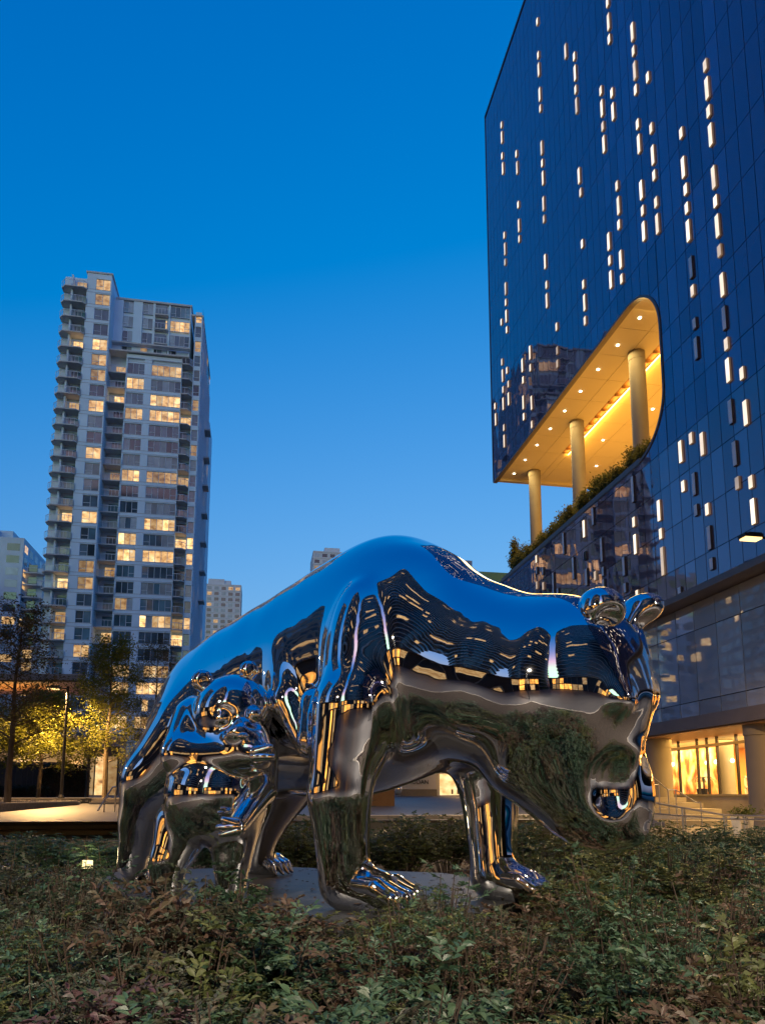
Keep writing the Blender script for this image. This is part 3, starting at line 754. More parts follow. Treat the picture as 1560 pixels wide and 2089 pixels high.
# balconies: slab, rail, glass, door
def balcony_mesh(poly): return MB().prism(poly, -.2, 0).mesh('balcony', M['slab'])
def rail_mesh(pts, name='balcony_rail'):
    b = MB()
    for p, q in zip(pts[:-1], pts[1:]):
        p = Vector((*p, 0)); q = Vector((*q, 0)); d = (q-p); n = max(1, int(d.length/.55)); nn = Vector((d.y, -d.x, 0)).normalized()*.03
        b.v += [tuple(p-nn+Vector((0, 0, 1.02))), tuple(q-nn+Vector((0, 0, 1.02))), tuple(q+nn+Vector((0, 0, 1.02))), tuple(p+nn+Vector((0, 0, 1.02))),
                tuple(p-nn+Vector((0, 0, 1.1))), tuple(q-nn+Vector((0, 0, 1.1))), tuple(q+nn+Vector((0, 0, 1.1))), tuple(p+nn+Vector((0, 0, 1.1)))]
        k = len(b.v)-8
        b.f += [tuple(k+i for i in f) for f in ((0, 3, 2, 1), (4, 5, 6, 7), (0, 1, 5, 4), (1, 2, 6, 5), (2, 3, 7, 6), (3, 0, 4, 7))]
        for i in range(n+1):
            c = p+d*i/n; b.box(c.x-.025, c.x+.025, c.y-.025, c.y+.025, 0, 1.03)
    return b.mesh(name, M['frame'])
def glass_mesh(pts):
    b = MB()
    for p, q in zip(pts[:-1], pts[1:]): b.quad((*p, .1), (*q, .1), (*q, .98), (*p, .98))
    return b.mesh('balcony_glass', M['clear_glass'])
KA = [(-36.35, YRA), (-36.35, YA+.2), (-35.6, YA-.65), (-32.5, YA-.65), (-31.9, YA-.05), (-32.1, YRA)]
KB = [(-27.9, YR), (-27.9, YC-.35), (-24.95, YC-.35), (-24.95, YR)]
KC = [(-15.2, YR), (-15.2, YC-.3), (-13.9, YC-.3), (-13.3, YC+.5), (-13.3, YR)]
KP = [(-20.6, YR), (-20.6, YR-.7), (-18.2, YR-.7), (-18.2, YR)]
def loc0(poly, x, y): return [(a-x, b-y) for a, b in poly]
bs = {n: (balcony_mesh(loc0(p, p[0][0], p[0][1])), rail_mesh(loc0(p[1:-1] if n == 'A' else p[1:-1], p[0][0], p[0][1])), glass_mesh(loc0(p[1:-1], p[0][0], p[0][1])), p) for n, p in (('A', KA), ('B', KB), ('C', KC), ('P', KP))}
door = MB().box(0, 1.9, 0, .06, .05, 2.15).mesh('balcony_door', M['pane_dark'])
BA = {0: 1, 4: 2, 8: 1, 15: 2, 19: 2, 21: 1, 22: 1}
BB = {5: 1, 7: 2, 12: 1, 18: 1, 22: 2}
BC = {8: 2, 12: 1, 16: 2, 21: 1, 22: 2}
def balcony(n, z, lit, dx):
    bm_, rm, gm, p = bs[n]
    o = put('balcony', bm_, (p[0][0], p[0][1], z), tw)
    put('balcony_rail', rm, (p[0][0], p[0][1], z), o)
    put('balcony_glass', gm, (p[0][0], p[0][1], z), o)
    put('balcony_door', door, (p[0][0]+dx, p[0][1]-.08, z), o, (M['pane_dark'], M['lit_dim'], M['lit_hot'])[lit] if lit else random.choice(DARKS))
for k in range(NF-3):
    z = ztop(k)-2.25
    balcony('A', z, BA.get(k, 0), 2.3)
    if k >= 5: balcony('B', z, BB.get(k, 0), .95)
    if k >= 4: balcony('C', z, BC.get(k, 0), .0)
for j in range(3): balcony('P', 90.0-2.925*j-.05, 0, 0)
pd = MB()
for k in range(NF-2):                        # partition screens at the left balconies
    z = ztop(k)-2.25
    pd.box(-34.75, -34.45, YA+.1, YRA, z, z+2.6)
pd.build('balcony_screen', M['tower_wall'], tw, kind='stuff')
# side of the tower, seen at a glancing angle
sd = MB(); sdl = MB()
for k in range(NF-2):
    z = ztop(k+1)-2.1
    for i in range(12):
        y = YC+1.5+i*1.7
        (sdl if random.random() < .1 else sd).quad((-11.93, y+.1, z), (-11.93, y+1.5, z), (-11.93, y+1.5, z+2.0), (-11.93, y+.1, z+2.0))
sd.build('side_glazing', M['pane_blind'], tw, kind='stuff'); sdl.build('side_glazing', M['lit_dim'], tw, kind='stuff')
sv = MB()
for i in range(13): sv.box(-11.95, -11.80, YC+1.45+i*1.7, YC+1.58+i*1.7, 1.4, 89.7 if i < 7 else 86)
sv.build('side_mullion', M['frame'], tw, kind='stuff')
for k in range(6, 20, 1):
    if k % 2: continue
    MB().box(-11.9, -10.8, 139, 142, ztop(k)-2.5, ztop(k)-2.25).build('side_balcony', M['slab'], tw)

# ------------------------------------------------------------------ distant buildings
def block(name, label, x0, x1, y0, y1, z0, z1, m, fh=2.9, nx=6, lit=.12, ny=0, bands=True, wm_=.62, group=None, roofbox=True):
    r = thing(name, label, 'building', ((x0+x1)/2, (y0+y1)/2, z0), group)
    MB().box(x0, x1, y0, y1, z0, z1).build('wall', m, r)
    W = [MB() for _ in range(4)]
    n = int((z1-z0-3)/fh)
    for k in range(n):
        z = z1-1.2-fh*k-1.9
        def put_face(p, q, nn, cnt):
            for i in range(cnt):
                a = p+(q-p)*((i+.5-wm_/2)/cnt); b_ = p+(q-p)*((i+.5+wm_/2)/cnt)
                a = a+nn*.04; b_ = b_+nn*.04
                t = random.random()
                w_ = W[2] if t < lit*.6 else (W[3] if t < lit else (W[0] if t < .7 else W[1]))
                w_.quad((a.x, a.y, z), (b_.x, b_.y, z), (b_.x, b_.y, z+1.7), (a.x, a.y, z+1.7))
        V = Vector
        put_face(V((x0, y0, 0)), V((x1, y0, 0)), V((0, -1, 0)), nx)
        if ny:
            put_face(V((x1, y0, 0)), V((x1, y1, 0)), V((1, 0, 0)), ny)
            put_face(V((x0, y1, 0)), V((x0, y0, 0)), V((-1, 0, 0)), ny)
            put_face(V((x1, y1, 0)), V((x0, y1, 0)), V((0, 1, 0)), nx)
    for i, mm in enumerate((M['pane_dark'], M['pane_blind'], M['lit'], M['lit_dim'])):
        if W[i].f: W[i].build('window_grid', mm, r, kind='stuff')
    if bands:
        b = MB()
        for k in range(n+1):
            z = z1-.6-fh*k; b.box(x0-.12, x1+.12, y0-.12, y1+.12, z-.12, z)
        b.build('floor_band', M['slab'], r, kind='stuff')
    if roofbox:
        MB().box(x0+(x1-x0)*.3, x0+(x1-x0)*.7, y0+2, y0+(y1-y0)*.7, z1, z1+2.6).build('roof_plant', m, r)
    return r
lb = block('apartment_block', 'pale grey apartment block at far left with balconies up its corner', -76, -54.2, 172, 195, 1.4, 60.3, M['tower_wall_b'], nx=5, lit=.16, ny=6, bands=False)
MB().box(-54.2, -50.2, 174.5, 195, 1.4, 54).build('wing_wall', M['tower_wall_b'], lb)
for k in range(18):
    z = 52.5-2.9*k
    o = MB().prism([(-54.2, 174.5), (-54.2, 172.8), (-51.2, 172.6), (-49.9, 173.3), (-49.6, 174.8)], z-.3, z).build('balcony', M['slab'], lb)
    MB().box(-53.6, -51.6, 174.38, 174.5, z+.05, z+2.2).build('balcony_door', M['lit'] if k in (7, 8, 10, 12) else M['pane_dark'], o)
    MB().tube([(-54.2, 172.9, z+1), (-51.2, 172.7, z+1), (-49.9, 173.4, z+1)], .06, 4).build('balcony_rail', M['frame'], o)
MB().box(-66, -58, 176, 190, 60.3, 63.2).build('roof_room', M['tower_wall_b'], lb)
lb2 = block('slim_apartment_block', 'slim grey block squeezed between the far left block and the tall tower', -50, -40, 200, 215, 1.4, 61, M['pale_tower'], nx=4, lit=.1)
ft = block('far_glass_tower', 'small far tower just right of the tall apartment tower', -28.5, -10.3, 380, 400, 1.4, 112, M['pale_tower'], nx=5, lit=.22, fh=3.0)
MB().box(-27.5, -19.2, 381, 395, 112, 115).build('roof_room', M['pale_tower'], ft)
ft2 = block('far_grey_tower', 'far grey tower top peeping over the back of the bear', 25.5, 45, 350, 370, 1.4, 123, M['pale_tower'], nx=5, lit=.1, fh=3.2)
gb = block('green_roof_building', 'low building with lime green wall showing beyond the hotel', 29.5, 48, 96, 110, 1.4, 33.2, M['green_roof'], nx=3, lit=.05, bands=False, roofbox=False)
MB().box(28.6, 29.6, 95.6, 97, 1.4, 34.6).build('chimney', M['white_wall'], gb)

# street-level building at the foot of the tower
sb = thing('street_building', 'low white-walled building with entrance at the foot of the tower', 'building', (-20, 75, 1.4))
MB().box(-46, -12.6, 74, 90, 1.4, 7.2).build('wall', M['white_wall'], sb)
MB().box(-16.6, -13.2, 73.6, 74, 1.4, 6.2).build('entrance_recess', M['dark_wall'], sb)
MB().box(-17.7, -16.4, 73.4, 74.2, 1.4, 6.4).build('entrance_pier', M['soffit'], sb)
for i in range(3): MB().box(-16.3+i*1.05, -15.4+i*1.05, 73.5, 73.58, 1.5, 5.2).build('entrance_pane', M['lit_dim'] if i != 1 else M['lit'], sb)
lamp('entrance_lamp', 'POINT', (-17.2, 72.2, 4.2), 160, WARM, sb, size=.3)
M['lantern'] = glow('lantern', (1, .8, .42), 5, var=0, objvar=0)
for x in (-22.1, -21.4):
    MB().box(x-.25, x+.25, 73.7, 74, 3.6, 4.3).build('wall_light', M['lantern'], sb)
    lamp('wall_lamp', 'POINT', (x, 73.2, 4.0), 90, WARM, sb, size=.2)
cn = thing('entrance_canopy', 'broad flat canopy with warm underside sticking out above the yellow trees', 'canopy', (-20, 66, 11))
MB().prism([(-48, 64.2), (-22, 64.2), (-14.7, 63.2), (-16.2, 72), (-48, 74)], 10.9, 11.05).build('soffit', M['wood'], cn)
MB().prism([(-48, 64.0), (-22, 64.0), (-14.3, 63.0), (-16.0, 72.2), (-48, 74.2)], 11.05, 11.55).build('roof', M['concrete'], cn)
MB().lathe([(.3, 1.4), (.3, 10.9)], -27, 70, 12).build('column', M['dark_wall'], cn)
lamp('canopy_lamp', 'AREA', (-22, 67, 9.5), 300, AMBER, cn, size=8, size_y=4, rot=(rad(180), 0, 0))

# sign wall and shop seen under the belly
sw = thing('sign_wall', 'cream wall panel with dark lettering seen under the belly of the bear', 'wall', (14, 60, 1.46))
MB().box(10.9, 15.05, 59.9, 60.3, 2.0, 4.5).build('panel', M['white_wall'], sw)
MB().box(10.9, 15.1, 59.95, 60.3, 1.4, 2.0).build('base', M['metal_grey'], sw)
fc = bpy.data.curves.new('lettering', 'FONT'); fc.body = 'MUDAN'; fc.size = .50; fc.extrude = .01; fc.align_x = 'RIGHT'
fo = bpy.data.objects.new('lettering', fc); C.objects.link(fo)
fo.data.materials.append(M['black_metal']); fo.parent = sw; fo.location = Vector((14.38, 59.87, 2.44))-wloc(sw); fo.rotation_euler = (rad(90), 0, 0)
sk_ = thing('street_shop', 'small lit shop with bright window beside the lettered wall', 'building', (17, 60, 1.46))
MB().box(15.1, 19.5, 60.0, 66, 3.5, 6.5).build('upper_wall', M['soffit'], sk_)
MB().box(15.1, 15.35, 60.0, 66, 1.46, 3.5).build('side_wall', M['white_wall'], sk_)
MB().box(15.35, 19.5, 60.15, 60.25, 1.5, 3.3).build('shop_window', M['lit_hot'], sk_)
MB().box(15.1, 19.5, 59.9, 60.05, 3.3, 3.6).build('header', M['slab'], sk_)
MB().box(15.6, 19.5, 59.8, 60.02, 3.75, 4.5).build('awning', M['bronze'], sk_)
b = MB()
for i in range(5): b.box(16.4+i*.5, 16.55+i*.5, 60.1, 60.14, 1.6, 2.0+.3*(i % 3))
b.build('display_stand', M['bronze'], sk_)
lamp('shop_front_lamp', 'POINT', (16.6, 59.0, 3.0), 50, WARM, sk_, size=.3)
gl = thing('glass_globe', 'clear round globe on the pavement before the lettered wall', 'globe', (11.05, 57, 1.45))
bm_ = MB(); bm_.lathe([(.42*math.sin(a)+.02, 2.0-.5*math.cos(a)) for a in np.linspace(.05, math.pi-.05, 12)], 11.05, 57, 20)
bm_.build('globe', M['podium_glass'], gl, smooth=True)
MB().lathe([(.3, 1.44), (.26, 1.52)], 11.05, 57, 16).build('foot', M['metal_grey'], gl)
bo = thing('brown_pillar', 'broad brown pillar behind the near foreleg of the bear', 'pillar', (6.7, 34, 1.0))
MB().box(4.2, 6.3, 33, 34.5, .8, 4.2).build('shaft', M['brown_wall'], bo)
MB().box(4.1, 6.4, 32.9, 34.6, 4.2, 4.4).build('cap', M['bronze'], bo)

# ------------------------------------------------------------------ buildings the polished steel and the glass mirror (behind the camera)
def banded_tower(name, label, cx, cy, rx, ry, z1, m_glass, seg=40, fh=3.4, lit=.05, z0=0.):
    r = thing(name, label, 'building', (cx, cy, 0))
    def sup(a, k): 
        c, s_ = math.cos(a), math.sin(a)
        return (cx+rx*k*math.copysign(abs(c)**.5, c), cy+ry*k*math.copysign(abs(s_)**.5, s_))
    pts = [sup(2*math.pi*i/seg, 1) for i in range(seg)]
    MB().prism(pts, z0, z1).build('glass_wall', m_glass, r)
    b = MB(); lt = MB()
    for k in range(int((z1-z0)/fh)):
        z = z0+fh*(k+1)
        o_ = [sup(2*math.pi*i/seg, 1.03) for i in range(seg)]
        b.prism(o_, z-.45, z)
        for i in range(seg):
            if random.random() < lit:
                p, q = pts[i], pts[(i+1) % seg]
                u = [(p[0]+(p[0]-cx)*.006, p[1]+(p[1]-cy)*.006), (q[0]+(q[0]-cx)*.006, q[1]+(q[1]-cy)*.006)]
                lt.quad((*u[0], z-2.6), (*u[1], z-2.6), (*u[1], z-.6), (*u[0], z-.6))
    b.build('floor_band', M['slab'], r, kind='stuff')
    if lt.f: lt.build('lit_window', M['lit'], r, kind='stuff')
    return r
banded_tower('office_tower', 'dark banded office tower mirrored in the shoulder of the bear', 14, -54, 36, 12, 105, M['dark_tower'])
banded_tower('round_tower', 'dark rounded tower mirrored in the flank of the bear', -50, -32, 17, 24, 110, M['dark_tower'], fh=3.1)
banded_tower('corner_tower', 'slim dark tower mirrored in the neck of the bear', 74, -36, 12, 12, 100, M['dark_tower'], fh=3.1)
block('brown_apartment_block', 'brown apartment block west of the plaza mirrored in the steel', -80, -54, 4, 30, 0, 60, M['beige'], nx=8, ny=8, lit=.14)
block('red_brick_block', 'red brick block with arched top mirrored in the hotel glass', -98, -66, 128, 160, 1.4, 52, M['brick_pink'], nx=10, ny=10, lit=.08, bands=False)
block('beige_block', 'beige mid-rise block west of the street mirrored in the podium', -62, -44, 58, 84, 1.4, 30, M['beige'], nx=7, ny=8, lit=.2)
# lit shop fronts along the far side of the plaza
def arcade(name, label, x0, y0, x1, y1, h, n, depth=8):
    r = thing(name, label, 'building', ((x0+x1)/2, (y0+y1)/2, 0))
    a = Vector((x0, y0, 0)); b_ = Vector((x1, y1, 0)); d = (b_-a); L = d.length; d.normalize(); nn = Vector((d.y, -d.x, 0))
    def seg(t0, t1, o0, o1): 
        p, q = a+d*t0+nn*o0, a+d*t1+nn*o0; s_, t_ = a+d*t1+nn*o1, a+d*t0+nn*o1
        return [(p.x, p.y), (q.x, q.y), (s_.x, s_.y), (t_.x, t_.y)]
    MB().prism(seg(0, L, -depth, -.4), 0, h).build('body', M['dark_wall'], r)
    MB().prism(seg(0, L, -depth, .5), h, h+.5).build('roof_edge', M['fascia'], r)
    cell = L/n
    for i in range(n):
        for z0, z1 in (((.4, h*.46), (h*.54, h-.4)) if h > 6 else ((.4, h-.5),)):
            if random.random() < .42: continue
            MB().prism(seg(cell*i+.25, cell*(i+1)-.25, -.38, -.3), z0, z1).build('shop_pane', random.choice((M['lit'], M['arcade'], M['lit_dim'], M['arcade'], M['lit_dim'])), r)
        MB().prism(seg(cell*i-.12, cell*i+.12, -.4, .1), 0, h).build('pier', M['concrete'], r)
    return r
M['arcade'] = glow('arcade', (1, .40, .07), 1.9, var=.6, scale=.5, objvar=.3)
arcade('lit_arcade', 'row of glowing shops south of the plaza mirrored in the bear', 24, -36, -26, -36, 10, 14)
arcade('side_arcade', 'glowing shop row at the west side of the plaza mirrored in the bear', -29, -26, -31, 14, 8, 9)
arcade('corner_arcade', 'glowing corner shop at the south east of the plaza', 48, -12, 29, -33, 12, 6)
# ------------------------------------------------------------------ street lamps
def street_lamp(label, x, y, z, h, dx, power, dy=0.0, headlen=.62, col=WARM):
    r = thing('street_lamp', label, 'street lamp', (x, y, z))
    MB().tube([(x, y, z), (x, y, z+h)], [.085, .07], 12).build('pole', M['black_metal'], r, smooth=True)
    MB().lathe([(.16, z), (.16, z+.05), (.10, z+.18)], x, y, 14).build('base', M['black_metal'], r)
    MB().tube([(x, y, z+h-.12), (x+dx, y+dy, z+h-.08)], .04, 8).build('arm', M['black_metal'], r)
    s = 1 if dx > 0 else -1
    hx, hy = x+dx, y+dy
    b = MB(); b.box(min(hx, hx+s*headlen), max(hx, hx+s*headlen), hy-.16, hy+.16, z+h-.13, z+h-.02)
    b.box(min(hx, hx+s*headlen*.7), max(hx, hx+s*headlen*.7), hy-.10, hy+.10, z+h-.02, z+h+.03)
    b.build('lamp_head', M['black_metal'], r)
    MB().box(min(hx+s*.04, hx+s*(headlen-.04)), max(hx+s*.04, hx+s*(headlen-.04)), hy-.14, hy+.14, z+h-.175, z+h-.13).build('lamp_lens', M['street_lens'], r)
    lamp('lamp_light', 'SPOT', (hx+s*headlen/2, hy, z+h-.22), power, col, r, size=.14, spot=165, blend=.4)
    return r
M['street_lens'] = glow('street_lens', (1, .60, .20), 3.2, var=0, objvar=0)
street_lamp('tall black street lamp among the yellow lit trees at left', -9.76, 39.4, 1.4, 5.75, -.42, 12000)
street_lamp('street lamp glowing orange in front of the hotel at the right edge', 15.4, 18.0, .2, 8.9, -1.1, 5000, headlen=.6)
# lamps out of view; the last three are added to light the shrubs
street_lamp('street lamp on the plaza steps west of the gravel bed', -15.5, 15.5, 0, 6.0, .8, 4500, col=(1, .66, .32))
SHRUB_FILL = (1.0, .84, .66)  # tint of the two added shrub lamps
street_lamp('unseen lamp added at the plaza edge west of the planting bed to light the shrubs', -7.2, -.5, 0, 6.0, .7, 5200, col=SHRUB_FILL)
street_lamp('unseen lamp added at the plaza edge south-east of the planting bed to light the shrubs', 9.2, -1.2, 0, 6.0, -.7, 6000, col=SHRUB_FILL)
street_lamp('unseen lamp added by the garden path behind the head of the bear to light the shrubs', 8.6, 20.2, .2, 4.6, -.5, 2600, col=(1, .70, .36))  # added behind the head, hidden by it, to brighten the bushes

# ------------------------------------------------------------------ trees
def leaf_cloud(n, pts, size, name, m, flat=.5, jitter=.25):
    """N small pointed leaves scattered about the twig points PTS."""
    P_ = np.array(pts)
    c = P_[RNG.integers(0, len(P_), n)] + RNG.normal(0, jitter, (n, 3))
    a = RNG.uniform(0, 2*np.pi, n); tilt = RNG.normal(0, flat, n)
    u = np.stack([np.cos(a)*np.cos(tilt), np.sin(a)*np.cos(tilt), np.sin(tilt)], 1)
    w_ = np.cross(u, RNG.normal(0, .6, (n, 3))+np.array([0, 0, 1.0])); w_ /= np.linalg.norm(w_, axis=1)[:, None]+1e-9
    s = size*RNG.uniform(.6, 1.3, n)[:, None]
    V = np.stack([c-u*s, c+w_*s*.42-u*s*.1, c+u*s, c-w_*s*.42-u*s*.1], 1).reshape(-1, 3)
    F_ = np.arange(n*4).reshape(n, 4)
    me = bpy.data.meshes.new(name)
    me.from_pydata(V.tolist(), [], F_.tolist()); me.materials.append(m)
    return me

def leaf_mat(name, cols, rough=.55, trans=.35):
    """Leaves: each leaf takes its own tone from COLS; light passes through thin blades."""
    m, t, b = nodes(name)
    g = t.nodes.new('ShaderNodeNewGeometry'); oi = t.nodes.new('ShaderNodeObjectInfo')
    ad = t.nodes.new('ShaderNodeMath'); ad.operation = 'MULTIPLY_ADD'; ad.inputs[1].default_value = .72; 
    sc_ = t.nodes.new('ShaderNodeMath'); sc_.operation = 'MULTIPLY'; sc_.inputs[1].default_value = .28
    t.links.new(oi.outputs['Random'], sc_.inputs[0])
    t.links.new(g.outputs['Random Per Island'], ad.inputs[0]); t.links.new(sc_.outputs[0], ad.inputs[2])
    r = t.nodes.new('ShaderNodeValToRGB'); e = r.color_ramp.elements
    e[0].color = (*cols[0], 1); e[1].color = (*cols[-1], 1)
    for i, c in enumerate(cols[1:-1]):
        k = e.new((i+1)/(len(cols)-1)); k.color = (*c, 1)
    t.links.new(ad.outputs[0], r.inputs[0]); t.links.new(r.outputs[0], b.inputs['Base Color'])
    b.inputs['Roughness'].default_value = rough
    b.inputs['Specular IOR Level'].default_value = .4
    tl = t.nodes.new('ShaderNodeBsdfTranslucent'); t.links.new(r.outputs[0], tl.inputs[0])
    mx = t.nodes.new('ShaderNodeMixShader'); mx.inputs[0].default_value = trans
    out = t.nodes['Material Output']
    t.links.new(b.outputs[0], mx.inputs[1]); t.links.new(tl.outputs[0], mx.inputs[2]); t.links.new(mx.outputs[0], out.inputs[0])
    return m
M['leaf_yellow'] = leaf_mat('leaf_yellow', [(.11, .13, .02), (.18, .19, .025), (.20, .20, .03), (.14, .16, .025)], trans=.5)
M['leaf_autumn'] = leaf_mat('leaf_autumn', [(.08, .065, .02), (.13, .09, .025), (.11, .10, .03), (.16, .10, .03)], trans=.45)

def tree(label, x, y, z, h, crown, first, nl, size, lm, lean=0.0, r0=.13, seed=1, group=None, spread=1.0):
    rnd = random.Random(seed)
    t = thing('street_tree', label, 'tree', (x, y, z), group)
    tr = MB(); pts = []
    sp = [(x, y, z-.1)]
    k = 7
    for i in range(1, k+1):
        sp.append((x+lean*i/k+rnd.uniform(-.06, .06), y+rnd.uniform(-.06, .06), z+h*.95*i/k))
    tr.tube(sp, [r0*(1-.88*i/k) for i in range(k+1)], 8)
    br = MB()
    nb = 22
    for i in range(nb):
        f_ = first+(1-first)*i/nb
        zz = z+h*f_; j = f_*k/.95
        i0 = min(int(j), k-1); q = j-i0
        p0 = Vector(sp[i0]).lerp(Vector(sp[min(i0+1, k)]), min(q, 1))
        a = i*2.4+rnd.uniform(-.4, .4)
        L = crown*spread*(1.05-f_**1.6*.75)*rnd.uniform(.65, 1.1)
        d = Vector((math.cos(a), math.sin(a), .30+.5*f_*rnd.random()))
        p1 = p0+d*L*.5+Vector((0, 0, rnd.uniform(-.05, .2))); p2 = p0+d*L+Vector((0, 0, rnd.uniform(-.25, .2)))
        br.tube([p0, p1, p2], [r0*.26*(1-f_*.6)+.008, .016, .006], 5, caps=False)
        for m_ in range(9):
            s_ = rnd.uniform(.3, 1.05); c = p0.lerp(p1, s_*2) if s_ < .5 else p1.lerp(p2, s_*2-1)
            e = c+Vector((rnd.gauss(0, .30), rnd.gauss(0, .30), rnd.gauss(.05, .16)))*L*.5
            br.tube([c, e], [.007, .003], 3, caps=False)
            for q_ in range(4): pts.append(tuple(c.lerp(e, .35+.25*q_)))
    tr.build('trunk', M['bark'], t, smooth=True)
    br.build('branches', M['bark'], t)
    me = leaf_cloud(nl, [(a-x, b-y, c-z) for a, b, c in pts], size, 'crown', lm, jitter=.24)
    put('crown', me, (x, y, z), t)
    return t
tree('bare-topped autumn tree with pale trunk at the far left edge', -9.2, 29.5, 1.22, 7.4, 2.6, .30, 10000, .06, M['leaf_autumn'], seed=3, r0=.14)
tree('small yellow-green tree under the street lamp, left of its pole', -12.0, 43.5, 1.4, 5.6, 2.6, .28, 23000, .09, M['leaf_yellow'], seed=5, spread=1.2)
tree('yellow-green tree between the lamp pole and the bear', -8.0, 41.2, 1.4, 8.6, 2.7, .22, 15000, .075, M['leaf_yellow'], seed=8, r0=.15)
tree('thin half bare tree just behind the rump of the bear', -6.3, 46.5, 1.4, 9.8, 2.3, .25, 9000, .06, M['leaf_autumn'], seed=12, r0=.12)
tree('sparse thin tree in front of the tower entrance', -10.9, 50.5, 1.4, 9.4, 2.4, .3, 9000, .06, M['leaf_autumn'], seed=16, r0=.12)
tree('low spreading yellow tree behind the fence at the far left', -17.0, 47.5, 1.4, 5.4, 3.0, .3, 18000, .09, M['leaf_yellow'], seed=21, spread=1.2)

# dark fence and hedge across the street
fn = thing('board_fence', 'dark board fence below the yellow trees', 'fence', (-16, 53, 1.4))
for i in range(46):
    x = -28+.36*i
    top = 3.75 if x < -13.2 else 3.75-(x+13.2)*.85
    MB().box(x+.01, x+.35, 53.0, 53.08, 1.4, top).build('board', M['dark_wall'], fn)
MB().box(-28, -13.2, 52.92, 53.0, 3.6, 3.78).build('top_rail', M['fascia'], fn)
for x in (-26, -22, -18, -14): MB().box(x-.08, x+.08, 53.08, 53.24, 1.4, 3.8).build('post', M['black_metal'], fn)
M['leaf_hedge'] = leaf_mat('leaf_hedge', [(.012, .018, .008), (.02, .032, .012), (.03, .04, .015)], trans=.2)
def hedge(label, x0, x1, y0, y1, z0, z1, n, m, size=.07):
    pts = np.stack([RNG.uniform(x0, x1, n), RNG.uniform(y0, y1, n), z0+(z1-z0)*RNG.uniform(.05, 1, n)**.7], 1)
    r = thing('clipped_hedge', label, 'hedge', ((x0+x1)/2, (y0+y1)/2, z0))
    me = leaf_cloud(n, pts-np.array([(x0+x1)/2, (y0+y1)/2, z0]), size, 'foliage', m, flat=.8, jitter=.05)
    put('foliage', me, ((x0+x1)/2, (y0+y1)/2, z0), r)
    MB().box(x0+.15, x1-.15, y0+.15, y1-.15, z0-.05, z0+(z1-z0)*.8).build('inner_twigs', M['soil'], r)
    return r
hedge('dark clipped hedge before the dark fence at left', -14.3, -11.2, 51.6, 52.6, 1.4, 3.6, 5000, M['leaf_hedge'], .09)
hedge('low brown clipped hedge at the foot of the dark fence', -17.2, -13.4, 50.4, 51.2, 1.4, 2.1, 3000, M['leaf_hedge'], .08)
hedge('dark clipped hedge at the far left end of the fence', -24, -18.3, 51.6, 52.6, 1.4, 3.4, 5000, M['leaf_hedge'], .09)

# ------------------------------------------------------------------ stairs, rails and pot by the hotel entrance
st = thing('entrance_stairs', 'broad concrete steps up to the lit hotel shop', 'stairs', (21, 34, .2))
for i, (yy, zz) in enumerate(((29.4, .44), (30.2, .68), (31.0, .92), (32.4, 1.18), (33.8, 1.44))):
    MB().box(17.6, 21.5, yy, 38, zz-.24, zz).build('step', M['concrete'], st)
sr = thing('stair_rail', 'slim steel handrail beside the hotel steps, nearest the muzzle', 'handrail', (14.5, 23.9, .2))
MB().tube([(13.66, 24.02, 1.93), (14.18, 23.93, 1.93)], .022).build('rail', M['steel'], sr)
MB().tube([(13.80, 24.0, 2.22), (13.98, 23.97, 2.21), (14.5, 23.88, 1.75), (14.76, 23.83, 1.75), (15.47, 23.7, 1.30), (15.62, 23.68, 1.30)], .024).build('rail', M['steel'], sr)
for x, y, z in ((14.18, 23.93, 1.93), (14.5, 23.88, 1.75), (14.76, 23.83, 1.75), (15.62, 23.68, 1.30)):
    MB().tube([(x, y, z), (x, y, .2)], .022).build('post', M['steel'], sr)
rr = thing('ramp_rail', 'long steel ramp railing in front of the hotel steps', 'railing', (12.5, 18.1, .2))
MB().tube([(10.3, 18.5, 1.44), (11.47, 18.3, 1.23), (12.60, 18.1, 1.03)], .026).build('rail', M['steel'], rr)
MB().tube([(12.60, 18.1, 1.03), (13.9, 17.9, .99), (16.5, 17.5, .97)], .026).build('rail', M['steel'], rr)
MB().tube([(10.3, 18.5, 1.10), (12.60, 18.1, .92), (13.9, 17.9, .90)], .022).build('rail', M['steel'], rr)
for x, y, z in ((11.5, 18.3, 1.23), (12.60, 18.1, 1.03), (13.16, 18.02, 1.0), (15.3, 17.7, .98)):
    MB().tube([(x, y, z), (x, y, .2)], .026).build('post', M['steel'], rr)
    MB().tube([(x+.07, y, z-.02), (x+.07, y, .2)], .02).build('post', M['steel'], rr)
pt = thing('planter_pot', 'square white planter with leafy plant beside the hotel steps', 'planter', (16.35, 22.5, .2))
b = MB(); n = len(b.v)
b.v += [(16.35+sx*.20, 22.5+sy*.20, .2) for sx, sy in ((-1, -1), (1, -1), (1, 1), (-1, 1))]+[(16.35+sx*.27, 22.5+sy*.27, .88) for sx, sy in ((-1, -1), (1, -1), (1, 1), (-1, 1))]
b.f += [(0, 3, 2, 1), (4, 5, 6, 7), (0, 1, 5, 4), (1, 2, 6, 5), (2, 3, 7, 6), (3, 0, 4, 7)]
b.build('pot', M['white_wall'], pt)
M['leaf_pot'] = leaf_mat('leaf_pot', [(.05, .07, .02), (.09, .12, .03), (.12, .14, .04)], trans=.4)
pp = RNG.normal(0, 1, (260, 3))*np.array([.22, .2, .1])+np.array([0, 0, .78])
put('foliage', leaf_cloud(420, pp, .06, 'foliage', M['leaf_pot'], jitter=.03), (16.35, 22.5, .2), pt)
up = thing('ground_uplight', 'small bright uplight in the shrubs left of the bear', 'uplight', (-2.45, 11.7, .3))
MB().lathe([(.12, .14), (.12, .5)], -2.45, 11.75, 12).build('housing', M['black_metal'], up)
